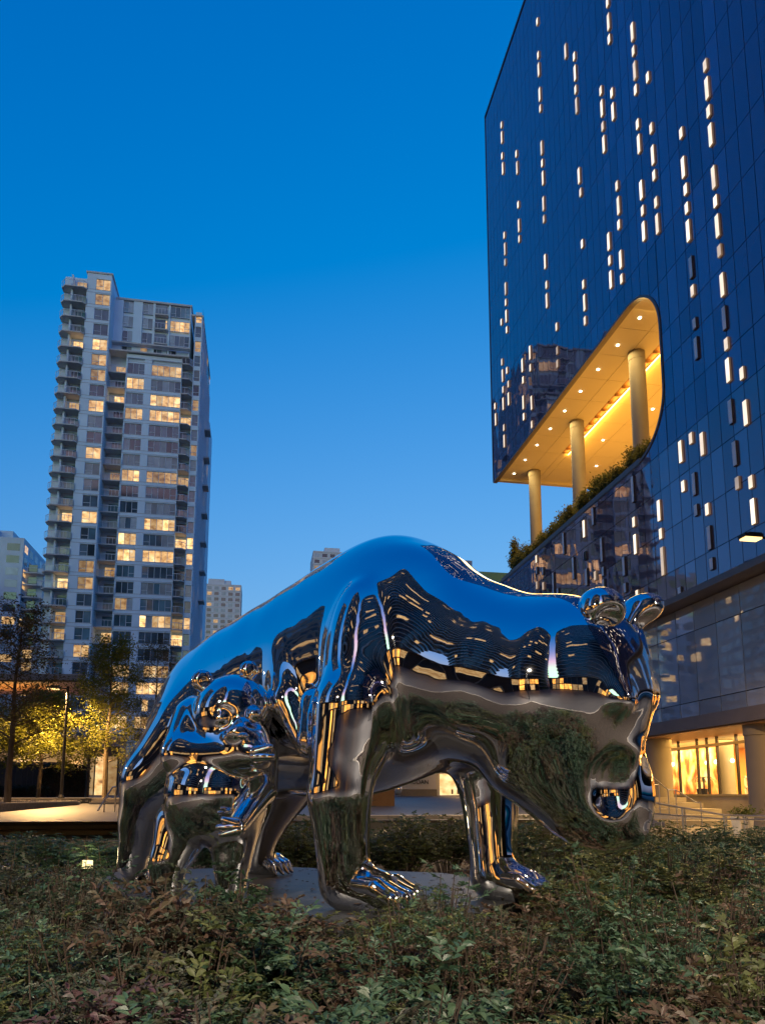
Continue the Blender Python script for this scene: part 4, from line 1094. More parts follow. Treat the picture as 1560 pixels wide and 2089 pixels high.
M['uplight'] = glow('uplight', (1, .74, .34), 2.4, var=0, objvar=0)
b = MB(); b.prism([(-2.52, 11.6), (-2.38, 11.6), (-2.38, 11.66), (-2.52, 11.66)], .50, .62); b.build('lens', M['uplight'], up)
lamp('uplight_lamp', 'POINT', (-2.45, 11.4, .70), 9, (1, .8, .42), up, size=.1)
# ------------------------------------------------------------------ the polished steel bear and cub (smoothly blended solids, meshed here)
def sd_rc(p, a, b, r1, r2):
    ba = b-a; l2 = ba@ba; rr = r1-r2; a2 = l2-rr*rr; il2 = 1/l2
    pa = p-a; y = pa@ba; z = y-l2
    xx = pa*l2-ba*y[:, None]; x2 = (xx*xx).sum(1); y2 = y*y*l2; z2 = z*z*l2
    k = np.sign(rr)*rr*rr*x2
    d = (np.sqrt(x2*a2*il2)+y*rr)*il2-r1
    m1 = np.sign(z)*a2*z2 > k; m2 = np.sign(y)*a2*y2 < k
    d = np.where(m2, np.sqrt(x2+y2)*il2-r1, d)
    return np.where(m1, np.sqrt(x2+z2)*il2-r2, d)
def sd_el(p, c, Mx, r):
    q = (p-c)@Mx.T; k0 = np.sqrt(((q/r)**2).sum(1)); k1 = np.sqrt(((q/r**2)**2).sum(1))
    return np.where(k0 < 1e-6, -r.min(), k0*(k0-1)/np.maximum(k1, 1e-9))
def smin(a, b, k):
    h = np.maximum(k-np.abs(a-b), 0)/k
    return np.minimum(a, b)-h*h*h*k/6
def field_at(prims, p):
    d = np.full(len(p), 1e3)
    for op, kind, dat, k in prims:
        if kind == 'rc': c = (dat[0]+dat[1])/2; R0 = np.linalg.norm(dat[0]-dat[1])/2+max(dat[2], dat[3])
        else: c = dat[0]; R0 = dat[2].max()
        m = ((p-c)**2).sum(1) < (R0+k+.25)**2
        if not m.any(): continue
        s = sd_rc(p[m], *dat) if kind == 'rc' else sd_el(p[m], *dat)
        d[m] = smin(d[m], s, k) if op == '+' else -smin(-d[m], s, k)
    return d
def skin(prims, h):
    pts = []
    for op, kind, dat, k in prims:
        if op == '-': continue
        if kind == 'rc': pts += [dat[0]-dat[2], dat[0]+dat[2], dat[1]-dat[3], dat[1]+dat[3]]
        else: pts += [dat[0]-dat[2].max(), dat[0]+dat[2].max()]
    pts = np.array(pts); lo = pts.min(0)-.1; hi = pts.max(0)+.1
    n = np.ceil((hi-lo)/h).astype(int)+1
    ax = [lo[i]+h*np.arange(n[i]) for i in range(3)]
    V = np.empty(n)
    for i in range(n[0]):
        g = np.stack(np.meshgrid([ax[0][i]], ax[1], ax[2], indexing='ij'), -1).reshape(-1, 3)
        V[i] = field_at(prims, g).reshape(n[1], n[2])
    I = V < 0
    cnt = np.zeros(n-1); sm = np.zeros(tuple(n-1)+(3,))
    cor = [np.array((a, b, c)) for a in (0, 1) for b in (0, 1) for c in (0, 1)]
    sl = lambda A, c: A[c[0]:n[0]-1+c[0], c[1]:n[1]-1+c[1], c[2]:n[2]-1+c[2]]
    for ia in range(8):
        for ib in range(ia+1, 8):
            ca, cb = cor[ia], cor[ib]
            if abs(ca-cb).sum() != 1: continue
            va, vb = sl(V, ca), sl(V, cb)
            m = (va < 0) != (vb < 0); t = np.where(m, va/np.where(m, va-vb, 1), 0)
            cnt += m; sm += np.where(m[..., None], ca+(cb-ca)*t[..., None], 0)
    act = cnt > 0
    idx = -np.ones(n-1, int); idx[act] = np.arange(act.sum())
    verts = lo+h*(np.argwhere(act)+sm[act]/cnt[act][:, None])
    faces = []
    for x in range(3):
        b_, c_ = [k for k in range(3) if k != x]
        A = I[tuple(slice(1, n[k]-1) if k != x else slice(0, n[k]-1) for k in range(3))]
        B_ = I[tuple(slice(1, n[k]-1) if k != x else slice(1, n[k]) for k in range(3))]
        pos = np.argwhere(A != B_)
        for k in range(3):
            if k != x: pos[:, k] += 1
        ins = I[tuple(pos.T)]
        eb = np.zeros(3, int); eb[b_] = 1; ec = np.zeros(3, int); ec[c_] = 1
        q = np.stack([idx[tuple((pos-eb-ec).T)], idx[tuple((pos-ec).T)], idx[tuple(pos.T)], idx[tuple((pos-eb).T)]], 1)
        fl = ins if x != 1 else ~ins
        q[~fl] = q[~fl][:, ::-1]
        faces.append(q)
    for it in range(3):
        e = 1e-3
        g = np.stack([(field_at(prims, verts+np.eye(3)[k]*e)-field_at(prims, verts-np.eye(3)[k]*e))/(2*e) for k in range(3)], 1)
        st_ = np.clip(field_at(prims, verts)/np.maximum((g*g).sum(1), .05), -h*.5, h*.5)
        verts = verts-g*st_[:, None]
    return verts, np.concatenate(faces)
def cast(name, prims, h, root, smooth_it=4):
    v, f = skin(prims, h)
    base = np.array(wloc(root))
    me = bpy.data.meshes.new(name)
    me.from_pydata((v-base).tolist(), [], f.tolist())
    bm = bmesh.new(); bm.from_mesh(me)
    for _ in range(smooth_it): bmesh.ops.smooth_vert(bm, verts=bm.verts, factor=.5, use_axis_x=True, use_axis_y=True, use_axis_z=True)
    bmesh.ops.recalc_face_normals(bm, faces=bm.faces)
    bm.to_mesh(me); bm.free()
    for p in me.polygons: p.use_smooth = True
    me.materials.append(M['chrome'])
    o = bpy.data.objects.new(name, me); C.objects.link(o); o.parent = root
    return o
def unpack(rows):
    out = []
    for r in rows:
        if r[1] == 'rc': out.append((r[0], 'rc', (np.array(r[2]), np.array(r[3]), r[4], r[5]), r[6]))
        else: out.append((r[0], 'el', (np.array(r[2]), np.array(r[3]).reshape(3, 3), np.array(r[4])), r[5]))
    return out
BEAR = [
 ('+', 'el', [-0.4234, 9.0832, 2.5575], [0.667, -0.745, 0.0, 0.745, 0.667, -0.0, 0.0, 0.0, 1.0], [0.85, 0.75, 0.9383], 0.3),
 ('+', 'el', [-0.0653, 8.7347, 2.6366], [0.667, -0.745, 0.0, 0.745, 0.667, -0.0, 0.0, 0.0, 1.0], [0.85, 0.83, 1.0559], 0.3),
 ('+', 'el', [0.2986, 8.3614, 2.7028], [0.667, -0.745, 0.0, 0.745, 0.667, -0.0, 0.0, 0.0, 1.0], [0.85, 0.87, 1.1404], 0.3),
 ('+', 'el', [0.6369, 7.9925, 2.7785], [0.667, -0.745, 0.0, 0.745, 0.667, -0.0, 0.0, 0.0, 1.0], [0.85, 0.89, 1.1996], 0.3),
 ('+', 'el', [0.9268, 7.6559, 2.8334], [0.667, -0.745, 0.0, 0.745, 0.667, -0.0, 0.0, 0.0, 1.0], [0.85, 0.9, 1.2705], 0.3),
 ('+', 'el', [1.1733, 7.3507, 2.9064], [0.667, -0.745, 0.0, 0.745, 0.667, -0.0, 0.0, 0.0, 1.0], [0.85, 0.89, 1.2766], 0.3),
 ('+', 'el', [1.3737, 7.0868, 2.9834], [0.667, -0.745, 0.0, 0.745, 0.667, -0.0, 0.0, 0.0, 1.0], [0.85, 0.87, 1.251], 0.3),
 ('+', 'el', [1.5295, 6.8689, 2.9375], [0.667, -0.745, 0.0, 0.745, 0.667, -0.0, 0.0, 0.0, 1.0], [0.85, 0.85, 1.1118], 0.3),
 ('+', 'rc', [-0.3273, 8.9888, 2.4316], [-0.626, 9.1422, 2.3194], 0.7064, 0.666, 0.3),
 ('+', 'rc', [1.6174, 6.7731, 3.0302], [2.0839, 6.2353, 2.6546], 0.8321, 0.7782, 0.3),
 ('+', 'rc', [2.0999, 6.2832, 2.6627], [2.4498, 5.7149, 2.4846], 0.7575, 0.6914, 0.35),
 ('+', 'rc', [-0.544, 8.7727, 2.2911], [-1.1339, 8.8245, 1.7699], 0.698, 0.4048, 0.25),
 ('+', 'rc', [-1.1339, 8.8245, 1.7699], [-1.3271, 8.9596, 1.3429], 0.4048, 0.2457, 0.15),
 ('+', 'rc', [-1.3271, 8.9596, 1.3429], [-1.3927, 9.0218, 0.7756], 0.2457, 0.1765, 0.1),
 ('+', 'rc', [0.4553, 8.9543, 1.9574], [0.1655, 9.2077, 1.2679], 0.4541, 0.2229, 0.2),
 ('+', 'rc', [0.1655, 9.2077, 1.2679], [0.034, 9.332, 0.765], 0.2229, 0.1377, 0.1),
 ('+', 'rc', [0.3334, 7.3515, 3.0507], [0.3022, 7.1032, 2.5087], 0.2284, 0.211, 0.12),
 ('+', 'rc', [0.3022, 7.1032, 2.5087], [0.458, 6.8731, 2.014], 0.211, 0.0932, 0.08),
 ('+', 'el', [1.3112, 6.5929, 2.9117], [0.667, -0.745, 0.0, 0.745, 0.667, -0.0, 0.0, 0.0, 1.0], [0.8, 0.42, 1.02], 0.25),
 ('+', 'el', [0.9221, 6.3966, 2.6345], [0.667, -0.745, 0.0, 0.745, 0.667, -0.0, 0.0, 0.0, 1.0], [0.36, 0.36, 0.92], 0.16),
 ('+', 'rc', [0.8007, 6.2756, 2.371], [0.7156, 6.3107, 1.5997], 0.3353, 0.276, 0.2),
 ('+', 'rc', [0.7156, 6.3107, 1.5997], [0.7848, 6.4813, 0.8523], 0.276, 0.2218, 0.1),
 ('+', 'rc', [0.5059, 6.611, 2.4507], [0.5117, 6.5085, 2.0811], 0.1347, 0.1769, 0.08),
 ('+', 'rc', [1.0913, 6.4078, 2.0369], [0.9524, 6.2797, 1.6845], 0.1061, 0.0605, 0.05),
 ('+', 'rc', [1.6569, 5.9542, 2.4779], [1.6888, 5.9994, 2.3136], 0.1841, 0.1097, 0.08),
 ('+', 'rc', [2.1636, 7.1349, 2.35], [2.2532, 6.9671, 1.6964], 0.4027, 0.2663, 0.35),
 ('+', 'rc', [2.2532, 6.9671, 1.6964], [2.2699, 6.8627, 0.8261], 0.2663, 0.2043, 0.1),
 ('+', 'rc', [2.4354, 7.0369, 1.8951], [2.461, 6.9817, 0.8335], 0.2, 0.0993, 0.06),
 ('+', 'el', [2.4821, 5.6382, 2.4703], [0.7689, -0.6394, 0.0, 0.6394, 0.7689, -0.0, 0.0, 0.0, 1.0], [0.74, 0.6, 0.8], 0.25),
 ('+', 'rc', [2.5413, 5.6888, 2.2952], [2.7583, 5.6917, 1.6809], 0.6081, 0.455, 0.25),
 ('+', 'rc', [2.3136, 5.9111, 1.9759], [2.7811, 5.6878, 1.5512], 0.457, 0.4053, 0.25),
 ('+', 'rc', [2.7447, 5.6637, 1.6805], [2.8157, 5.6006, 1.5438], 0.4527, 0.3837, 0.15),
 ('+', 'rc', [2.5733, 5.1961, 2.8229], [2.681, 4.9947, 2.3009], 0.1135, 0.1244, 0.1),
 ('+', 'rc', [2.844, 5.4434, 2.895], [2.8688, 5.1853, 2.38], 0.199, 0.1752, 0.1),
 ('+', 'rc', [3.1933, 5.6872, 2.9876], [3.054, 5.3054, 2.3889], 0.1088, 0.133, 0.1),
 ('+', 'rc', [3.0254, 5.5134, 1.7989], [2.9988, 5.4672, 1.2954], 0.1376, 0.1204, 0.1),
 ('+', 'rc', [2.5981, 5.2527, 1.9396], [2.8616, 5.2069, 1.9473], 0.13, 0.0994, 0.12),
 ('+', 'rc', [2.7718, 5.4559, 1.2673], [2.9755, 5.3495, 1.2941], 0.1353, 0.0786, 0.08),
 ('-', 'el', [3.1673, 5.2553, 1.9224], [0.7689, -0.6394, 0.0, 0.6394, 0.7689, -0.0, 0.0, 0.0, 1.0], [0.179, 0.2646, 0.1401], 0.1),
 ('-', 'el', [2.7014, 5.1129, 1.6291], [0.5928, -0.8053, 0.0, 0.8053, 0.5928, -0.0, 0.0, 0.0, 1.0], [0.217, 0.1871, 0.2993], 0.07),
 ('+', 'el', [2.7661, 5.4062, 1.6771], [0.7689, -0.6394, 0.0, 0.6394, 0.7689, -0.0, 0.0, 0.0, 1.0], [0.0868, 0.0789, 0.1578], 0.05),
 ('+', 'rc', [0.8043, 6.4983, 0.8025], [1.0683, 6.2953, 0.7566], 0.2208, 0.2016, 0.12),
 ('+', 'rc', [2.2856, 6.8802, 0.78], [2.5013, 6.7178, 0.7392], 0.207, 0.189, 0.12),
 ('+', 'rc', [-1.4609, 9.3603, 0.765], [-1.3267, 9.2086, 0.7276], 0.184, 0.168, 0.12),
 ('+', 'rc', [-0.0169, 9.5515, 0.765], [0.1746, 9.4171, 0.7276], 0.184, 0.168, 0.12)]
CUB = [
 ('+', 'el', [-0.2262, 7.1443, 2.3816], [0.0847, -0.9912, -0.1013, 0.9964, 0.0851, -0.0, 0.0086, -0.1009, 0.9949], [0.3619, 0.381, 0.381], 0.1),
 ('+', 'rc', [-0.2556, 7.0986, 2.1618], [-0.0879, 6.8665, 2.0767], 0.2837, 0.2204, 0.1),
 ('+', 'el', [-0.1554, 6.7463, 2.1622], [0.0842, -0.985, -0.1509, 0.9964, 0.0851, -0.0, 0.0129, -0.1504, 0.9885], [0.1171, 0.1531, 0.1081], 0.07),
 ('-', 'el', [-0.3266, 6.7354, 2.294], [-0.1218, -0.9926, 0.0, 0.9926, -0.1218, 0.0, 0.0, 0.0, 1.0], [0.0985, 0.1611, 0.1522], 0.05),
 ('-', 'el', [-0.0218, 6.6824, 2.3301], [0.2874, -0.9578, 0.0, 0.9578, 0.2874, -0.0, 0.0, 0.0, 1.0], [0.0806, 0.1253, 0.1343], 0.05),
 ('+', 'el', [-0.3242, 6.8771, 2.2995], [-0.0724, -0.9974, 0.0, 0.9974, -0.0724, 0.0, 0.0, 0.0, 1.0], [0.0914, 0.0914, 0.0914], 0.05),
 ('+', 'el', [-0.0265, 6.805, 2.3342], [0.2069, -0.9784, 0.0, 0.9784, 0.2069, -0.0, 0.0, 0.0, 1.0], [0.0729, 0.0775, 0.0775], 0.04),
 ('+', 'el', [-0.1203, 6.5778, 2.1134], [0.0851, -0.9964, 0.0, 0.9964, 0.0851, -0.0, 0.0, 0.0, 1.0], [0.0396, 0.0571, 0.0396], 0.03),
 ('+', 'rc', [-0.3569, 7.4207, 1.9645], [-0.3479, 7.2669, 1.6091], 0.4537, 0.5216, 0.14),
 ('+', 'rc', [-0.5946, 7.3605, 2.3246], [-0.6876, 7.1737, 1.9965], 0.2432, 0.2128, 0.14),
 ('+', 'rc', [-0.6837, 7.1426, 1.9713], [0.0053, 6.7589, 1.9574], 0.2071, 0.1586, 0.1),
 ('+', 'rc', [0.0369, 7.1493, 2.05], [0.0548, 6.9736, 1.6364], 0.1822, 0.1498, 0.1),
 ('+', 'rc', [0.0545, 6.9432, 1.6362], [-0.1647, 6.6768, 1.3135], 0.1398, 0.0936, 0.05),
 ('+', 'rc', [-0.6851, 7.427, 1.3135], [-0.8005, 7.3456, 0.9464], 0.2841, 0.1835, 0.12),
 ('+', 'rc', [-0.8061, 7.3466, 0.9694], [-0.8177, 7.3486, 0.6945], 0.1835, 0.1497, 0.05),
 ('+', 'rc', [-0.1974, 7.2408, 1.2941], [-0.2044, 7.1912, 0.951], 0.2608, 0.1774, 0.1),
 ('+', 'rc', [-0.2051, 7.1913, 0.9738], [-0.2112, 7.1924, 0.7144], 0.1774, 0.1439, 0.05),
 ('+', 'rc', [-0.868, 7.6922, 0.7], [-0.8624, 7.4723, 0.68], 0.12, 0.1, 0.06),
 ('+', 'rc', [-0.9429, 7.4903, 0.67], [-0.9553, 7.3499, 0.65], 0.045, 0.03, 0.02),
 ('+', 'rc', [-0.8629, 7.4923, 0.67], [-0.8594, 7.3524, 0.65], 0.045, 0.03, 0.02),
 ('+', 'rc', [-0.7829, 7.4943, 0.67], [-0.7634, 7.3548, 0.65], 0.045, 0.03, 0.02),
 ('+', 'rc', [-0.2254, 7.5805, 0.7], [-0.2198, 7.3606, 0.68], 0.12, 0.1, 0.06),
 ('+', 'rc', [-0.3003, 7.3786, 0.67], [-0.3127, 7.2383, 0.65], 0.045, 0.03, 0.02),
 ('+', 'rc', [-0.2203, 7.3806, 0.67], [-0.2168, 7.2407, 0.65], 0.045, 0.03, 0.02),
 ('+', 'rc', [-0.1404, 7.3826, 0.67], [-0.1208, 7.2431, 0.65], 0.045, 0.03, 0.02)]
BEAR_EARS = [[
 ('+', 'el', [2.6545, 5.1718, 3.0504], [0.6488, -0.6745, -0.3522, 0.7207, 0.6932, -0.0, 0.2442, -0.2538, 0.9359], [0.1888, 0.1774, 0.1737], 0.02),
 ('+', 'rc', [2.5613, 5.3403, 2.8861], [2.5942, 5.2331, 2.9832], 0.0931, 0.1219, 0.05),
 ('-', 'el', [2.6919, 4.9725, 2.901], [0.6488, -0.6745, -0.3522, 0.7207, 0.6932, -0.0, 0.2442, -0.2538, 0.9359], [0.1823, 0.1386, 0.1386], 0.035)],
[
 ('+', 'el', [3.342, 5.7628, 3.2289], [0.8395, -0.452, 0.3015, 0.474, 0.8805, -0.0, -0.2655, 0.1429, 0.9535], [0.1956, 0.1531, 0.1361], 0.02),
 ('+', 'rc', [3.1242, 5.6992, 2.9527], [3.2896, 5.7415, 3.1809], 0.092, 0.1185, 0.05),
 ('-', 'el', [3.3708, 5.5853, 3.0757], [0.8395, -0.452, 0.3015, 0.474, 0.8805, -0.0, -0.2655, 0.1429, 0.9535], [0.1985, 0.1075, 0.1075], 0.035)]]
BEAR_CLAWS = [[
 ('+', 'rc', [0.794, 6.3392, 0.8484], [0.9964, 6.1169, 0.8322], 0.0744, 0.0744, 0.02),
 ('+', 'rc', [0.9964, 6.1169, 0.8322], [1.1211, 5.9876, 0.7485], 0.0744, 0.0632, 0.03),
 ('+', 'rc', [1.1211, 5.9876, 0.7485], [1.2125, 5.9062, 0.615], 0.0632, 0.0186, 0.03)],
[
 ('+', 'rc', [0.8478, 6.4092, 0.8484], [1.0717, 6.2147, 0.8322], 0.0744, 0.0744, 0.02),
 ('+', 'rc', [1.0717, 6.2147, 0.8322], [1.2306, 6.0814, 0.7485], 0.0744, 0.0632, 0.03),
 ('+', 'rc', [1.2306, 6.0814, 0.7485], [1.3314, 6.0002, 0.615], 0.0632, 0.0186, 0.03)],
[
 ('+', 'rc', [0.9016, 6.4791, 0.8484], [1.147, 6.3126, 0.8322], 0.0744, 0.0744, 0.02),
 ('+', 'rc', [1.147, 6.3126, 0.8322], [1.3166, 6.1933, 0.7485], 0.0744, 0.0632, 0.03),
 ('+', 'rc', [1.3166, 6.1933, 0.7485], [1.421, 6.1167, 0.615], 0.0632, 0.0186, 0.03)],
[
 ('+', 'rc', [0.9553, 6.549, 0.8484], [1.2222, 6.4105, 0.8322], 0.0744, 0.0744, 0.02),
 ('+', 'rc', [1.2222, 6.4105, 0.8322], [1.3792, 6.3232, 0.7485], 0.0744, 0.0632, 0.03),
 ('+', 'rc', [1.3792, 6.3232, 0.7485], [1.4813, 6.2558, 0.615], 0.0632, 0.0186, 0.03)],
[
 ('+', 'rc', [2.2685, 6.7378, 0.8208], [2.4304, 6.5538, 0.8064], 0.0698, 0.0698, 0.02),
 ('+', 'rc', [2.4304, 6.5538, 0.8064], [2.5305, 6.4474, 0.732], 0.0698, 0.0593, 0.03),
 ('+', 'rc', [2.5305, 6.4474, 0.732], [2.6046, 6.3812, 0.615], 0.0593, 0.0174, 0.03)],
[
 ('+', 'rc', [2.3182, 6.8039, 0.8208], [2.5, 6.6463, 0.8064], 0.0698, 0.0698, 0.02),
 ('+', 'rc', [2.5, 6.6463, 0.8064], [2.6292, 6.5386, 0.732], 0.0698, 0.0593, 0.03),
 ('+', 'rc', [2.6292, 6.5386, 0.732], [2.7115, 6.4733, 0.615], 0.0593, 0.0174, 0.03)],
[
 ('+', 'rc', [2.368, 6.87, 0.8208], [2.5696, 6.7388, 0.8064], 0.0698, 0.0698, 0.02),
 ('+', 'rc', [2.5696, 6.7388, 0.8064], [2.7088, 6.6443, 0.732], 0.0698, 0.0593, 0.03),
 ('+', 'rc', [2.7088, 6.6443, 0.732], [2.7944, 6.5834, 0.615], 0.0593, 0.0174, 0.03)],
[
 ('+', 'rc', [2.4177, 6.936, 0.8208], [2.6393, 6.8313, 0.8064], 0.0698, 0.0698, 0.02),
 ('+', 'rc', [2.6393, 6.8313, 0.8064], [2.7692, 6.7645, 0.732], 0.0698, 0.0593, 0.03),
 ('+', 'rc', [2.7692, 6.7645, 0.732], [2.8533, 6.7115, 0.615], 0.0593, 0.0174, 0.03)],
[
 ('+', 'rc', [-1.5077, 9.2468, 0.8024], [-1.4215, 9.0827, 0.7892], 0.062, 0.062, 0.02),
 ('+', 'rc', [-1.4215, 9.0827, 0.7892], [-1.3665, 8.9872, 0.721], 0.062, 0.0527, 0.03),
 ('+', 'rc', [-1.3665, 8.9872, 0.721], [-1.3228, 8.9267, 0.615], 0.0527, 0.0155, 0.03)],
[
 ('+', 'rc', [-1.4526, 9.2955, 0.8024], [-1.3444, 9.1509, 0.7892], 0.062, 0.062, 0.02),
 ('+', 'rc', [-1.3444, 9.1509, 0.7892], [-1.2665, 9.0516, 0.721], 0.062, 0.0527, 0.03),
 ('+', 'rc', [-1.2665, 9.0516, 0.721], [-1.2161, 8.991, 0.615], 0.0527, 0.0155, 0.03)],
[
 ('+', 'rc', [-1.3976, 9.3442, 0.8024], [-1.2673, 9.2191, 0.7892], 0.062, 0.062, 0.02),
 ('+', 'rc', [-1.2673, 9.2191, 0.7892], [-1.1784, 9.1295, 0.721], 0.062, 0.0527, 0.03),
 ('+', 'rc', [-1.1784, 9.1295, 0.721], [-1.1244, 9.0721, 0.615], 0.0527, 0.0155, 0.03)],
[
 ('+', 'rc', [-1.3425, 9.3929, 0.8024], [-1.1902, 9.2872, 0.7892], 0.062, 0.062, 0.02),
 ('+', 'rc', [-1.1902, 9.2872, 0.7892], [-1.1022, 9.2209, 0.721], 0.062, 0.0527, 0.03),
 ('+', 'rc', [-1.1022, 9.2209, 0.721], [-1.0475, 9.1701, 0.615], 0.0527, 0.0155, 0.03)],
[
 ('+', 'rc', [-0.0292, 9.4254, 0.8024], [0.1158, 9.2698, 0.7892], 0.062, 0.062, 0.02),
 ('+', 'rc', [0.1158, 9.2698, 0.7892], [0.2052, 9.1801, 0.721], 0.062, 0.0527, 0.03),
 ('+', 'rc', [0.2052, 9.1801, 0.721], [0.2712, 9.1248, 0.615], 0.0527, 0.0155, 0.03)],
[
 ('+', 'rc', [0.0131, 9.4856, 0.8024], [0.1749, 9.3541, 0.7892], 0.062, 0.062, 0.02),
 ('+', 'rc', [0.1749, 9.3541, 0.7892], [0.2898, 9.2644, 0.721], 0.062, 0.0527, 0.03),
 ('+', 'rc', [0.2898, 9.2644, 0.721], [0.3629, 9.2101, 0.615], 0.0527, 0.0155, 0.03)],
[
 ('+', 'rc', [0.0553, 9.5457, 0.8024], [0.234, 9.4383, 0.7892], 0.062, 0.062, 0.02),
 ('+', 'rc', [0.234, 9.4383, 0.7892], [0.3574, 9.3607, 0.721], 0.062, 0.0527, 0.03),
 ('+', 'rc', [0.3574, 9.3607, 0.721], [0.4333, 9.3104, 0.615], 0.0527, 0.0155, 0.03)],
[
 ('+', 'rc', [0.0975, 9.6059, 0.8024], [0.2931, 9.5225, 0.7892], 0.062, 0.062, 0.02),
 ('+', 'rc', [0.2931, 9.5225, 0.7892], [0.4079, 9.4689, 0.721], 0.062, 0.0527, 0.03),
 ('+', 'rc', [0.4079, 9.4689, 0.721], [0.4824, 9.4256, 0.615], 0.0527, 0.0155, 0.03)]]
CUB_EARS = [[
 ('+', 'el', [-0.5444, 7.1996, 2.7064], [0.0354, -0.9994, 0.0, 0.9994, 0.0354, -0.0, 0.0, 0.0, 1.0], [0.0657, 0.1095, 0.1095], 0.02),
 ('+', 'rc', [-0.4691, 7.1865, 2.5895], [-0.543, 7.1993, 2.6674], 0.0602, 0.0657, 0.03),
 ('-', 'el', [-0.527, 7.0951, 2.6858], [0.0354, -0.9994, 0.0, 0.9994, 0.0354, -0.0, 0.0, 0.0, 1.0], [0.054, 0.0756, 0.0756], 0.02)],
[
 ('+', 'el', [-0.0959, 7.1216, 2.8091], [0.0354, -0.9994, 0.0, 0.9994, 0.0354, -0.0, 0.0, 0.0, 1.0], [0.0571, 0.0952, 0.0952], 0.02),
 ('+', 'rc', [-0.1122, 7.1244, 2.7064], [-0.0948, 7.1214, 2.7699], 0.0524, 0.0571, 0.03),
 ('-', 'el', [-0.085, 7.0182, 2.787], [0.0354, -0.9994, 0.0, 0.9994, 0.0354, -0.0, 0.0, 0.0, 1.0], [0.0469, 0.0657, 0.0657], 0.02)]]
CUB_HAND = [[
 ('+', 'rc', [-0.1377, 6.6214, 1.3157], [-0.3159, 6.6219, 1.3085], 0.0575, 0.0308, 0.02)],
[
 ('+', 'rc', [-0.1368, 6.6212, 1.2815], [-0.2883, 6.6171, 1.2448], 0.0575, 0.0308, 0.02)],
[
 ('+', 'rc', [-0.1556, 6.6245, 1.3414], [-0.2754, 6.6149, 1.3767], 0.0575, 0.0308, 0.02)],
[
 ('+', 'rc', [-0.0085, 6.5989, 1.9752], [0.1204, 6.5461, 2.0173], 0.0575, 0.0308, 0.02)],
[
 ('+', 'rc', [-0.0074, 6.5987, 1.9312], [0.1396, 6.5427, 1.9297], 0.0575, 0.0308, 0.02)]]

bear = thing('bear_sculpture', 'giant mirror-polished steel bear walking with lowered head', 'sculpture', (.3, 8.4, .6))
cast('body', unpack(BEAR), .03, bear, 12)
for e in BEAR_EARS: cast('ear', unpack(e), .016, bear, 3)
for c in BEAR_CLAWS: cast('claw', unpack(c), .014, bear, 3)
cub = thing('cub_sculpture', 'mirror-polished steel cub standing upright against the flank of the bear', 'sculpture', (-.9, 8.0, .6))
cast('body', unpack(CUB), .02, cub, 3)
for e in CUB_EARS: cast('ear', unpack(e), .014, cub, 3)
for e in CUB_HAND: cast('finger', unpack(e), .010, cub, 2)
# ------------------------------------------------------------------ shrubs
def frond(rnd, base, tip, nl, L, W, V, F_):
    """One compound leaf: pairs of pointed, slightly folded leaflets along a stalk."""
    base = np.array(base); tip = np.array(tip); ax = tip-base; al = np.linalg.norm(ax)+1e-6; ax = ax/al
    side = np.cross(ax, [0, 0, 1.0]); side /= np.linalg.norm(side)+1e-6
    up = np.cross(side, ax)
    for i in range(nl):
        t = .35+.65*(i//2+.5)/(nl/2)
        c = base+ax*al*t - up*al*.18*t*t
        s = 1 if i % 2 else -1
        if i == nl-1: d = ax
        else: d = ax*rnd.uniform(.45, .8)+side*s*rnd.uniform(.6, 1)+up*rnd.uniform(-.35, .25)
        d = d/np.linalg.norm(d)
        n_ = np.cross(d, side if abs(d@side) < .8 else ax); n_ /= np.linalg.norm(n_)+1e-6
        if n_@up < 0: n_ = -n_
        n_ = n_+rnd.normal(0, .25, 3); w_ = np.cross(d, n_); w_ /= np.linalg.norm(w_)+1e-6
        l = L*rnd.uniform(.7, 1.25); w = W*rnd.uniform(.75, 1.2)
        fo = n_*w*.35; k = len(V)
        dr = -up*l*.12
        V += [c, c+d*l*.33+w_*w+fo, c+d*l*.7+w_*w*.72+fo+dr*.5, c+d*l+dr, c+d*l*.7-w_*w*.72+fo+dr*.5, c+d*l*.33-w_*w+fo, c+d*l*.5+dr*.2]
        F_ += [(k, k+6, k+2, k+1), (k+6, k+3, k+2), (k, k+5, k+4, k+6), (k+6, k+4, k+3)]
def shrub_mesh(seed, R_, H, nstem, nfr, L, W, m, droop=.3, name='foliage'):
    rnd = np.random.default_rng(seed); V = []; F_ = []; st_ = MB()
    for s in range(nstem):
        a = rnd.uniform(0, 2*np.pi); q = R_*np.sqrt(rnd.uniform(0, 1))
        top = np.array([q*np.cos(a), q*np.sin(a), H*(1-.45*(q/R_)**2)*rnd.uniform(.72, 1.08)])
        foot = np.array([top[0]*.25, top[1]*.25, -.05])
        mid = foot*.5+top*.5+np.array([0, 0, .08*H])
        st_.tube([foot, mid, top], [.007, .005, .003], 4, caps=False)
        for k in range(nfr):
            t = rnd.uniform(.45, 1.05); b = foot+(top-foot)*min(t, 1)
            aa = rnd.uniform(0, 2*np.pi); ln = rnd.uniform(.6, 1.15)*L*3.4
            tip = b+np.array([np.cos(aa)*ln, np.sin(aa)*ln, rnd.uniform(-.1, .75)*ln-droop*ln*.3])
            frond(rnd, b, tip, int(rnd.integers(7, 12)), L, W, V, F_)
    me = bpy.data.meshes.new(name)
    me.from_pydata([tuple(v) for v in V], [], F_); me.materials.append(m)
    return me, st_.mesh('stems', M['stem'])
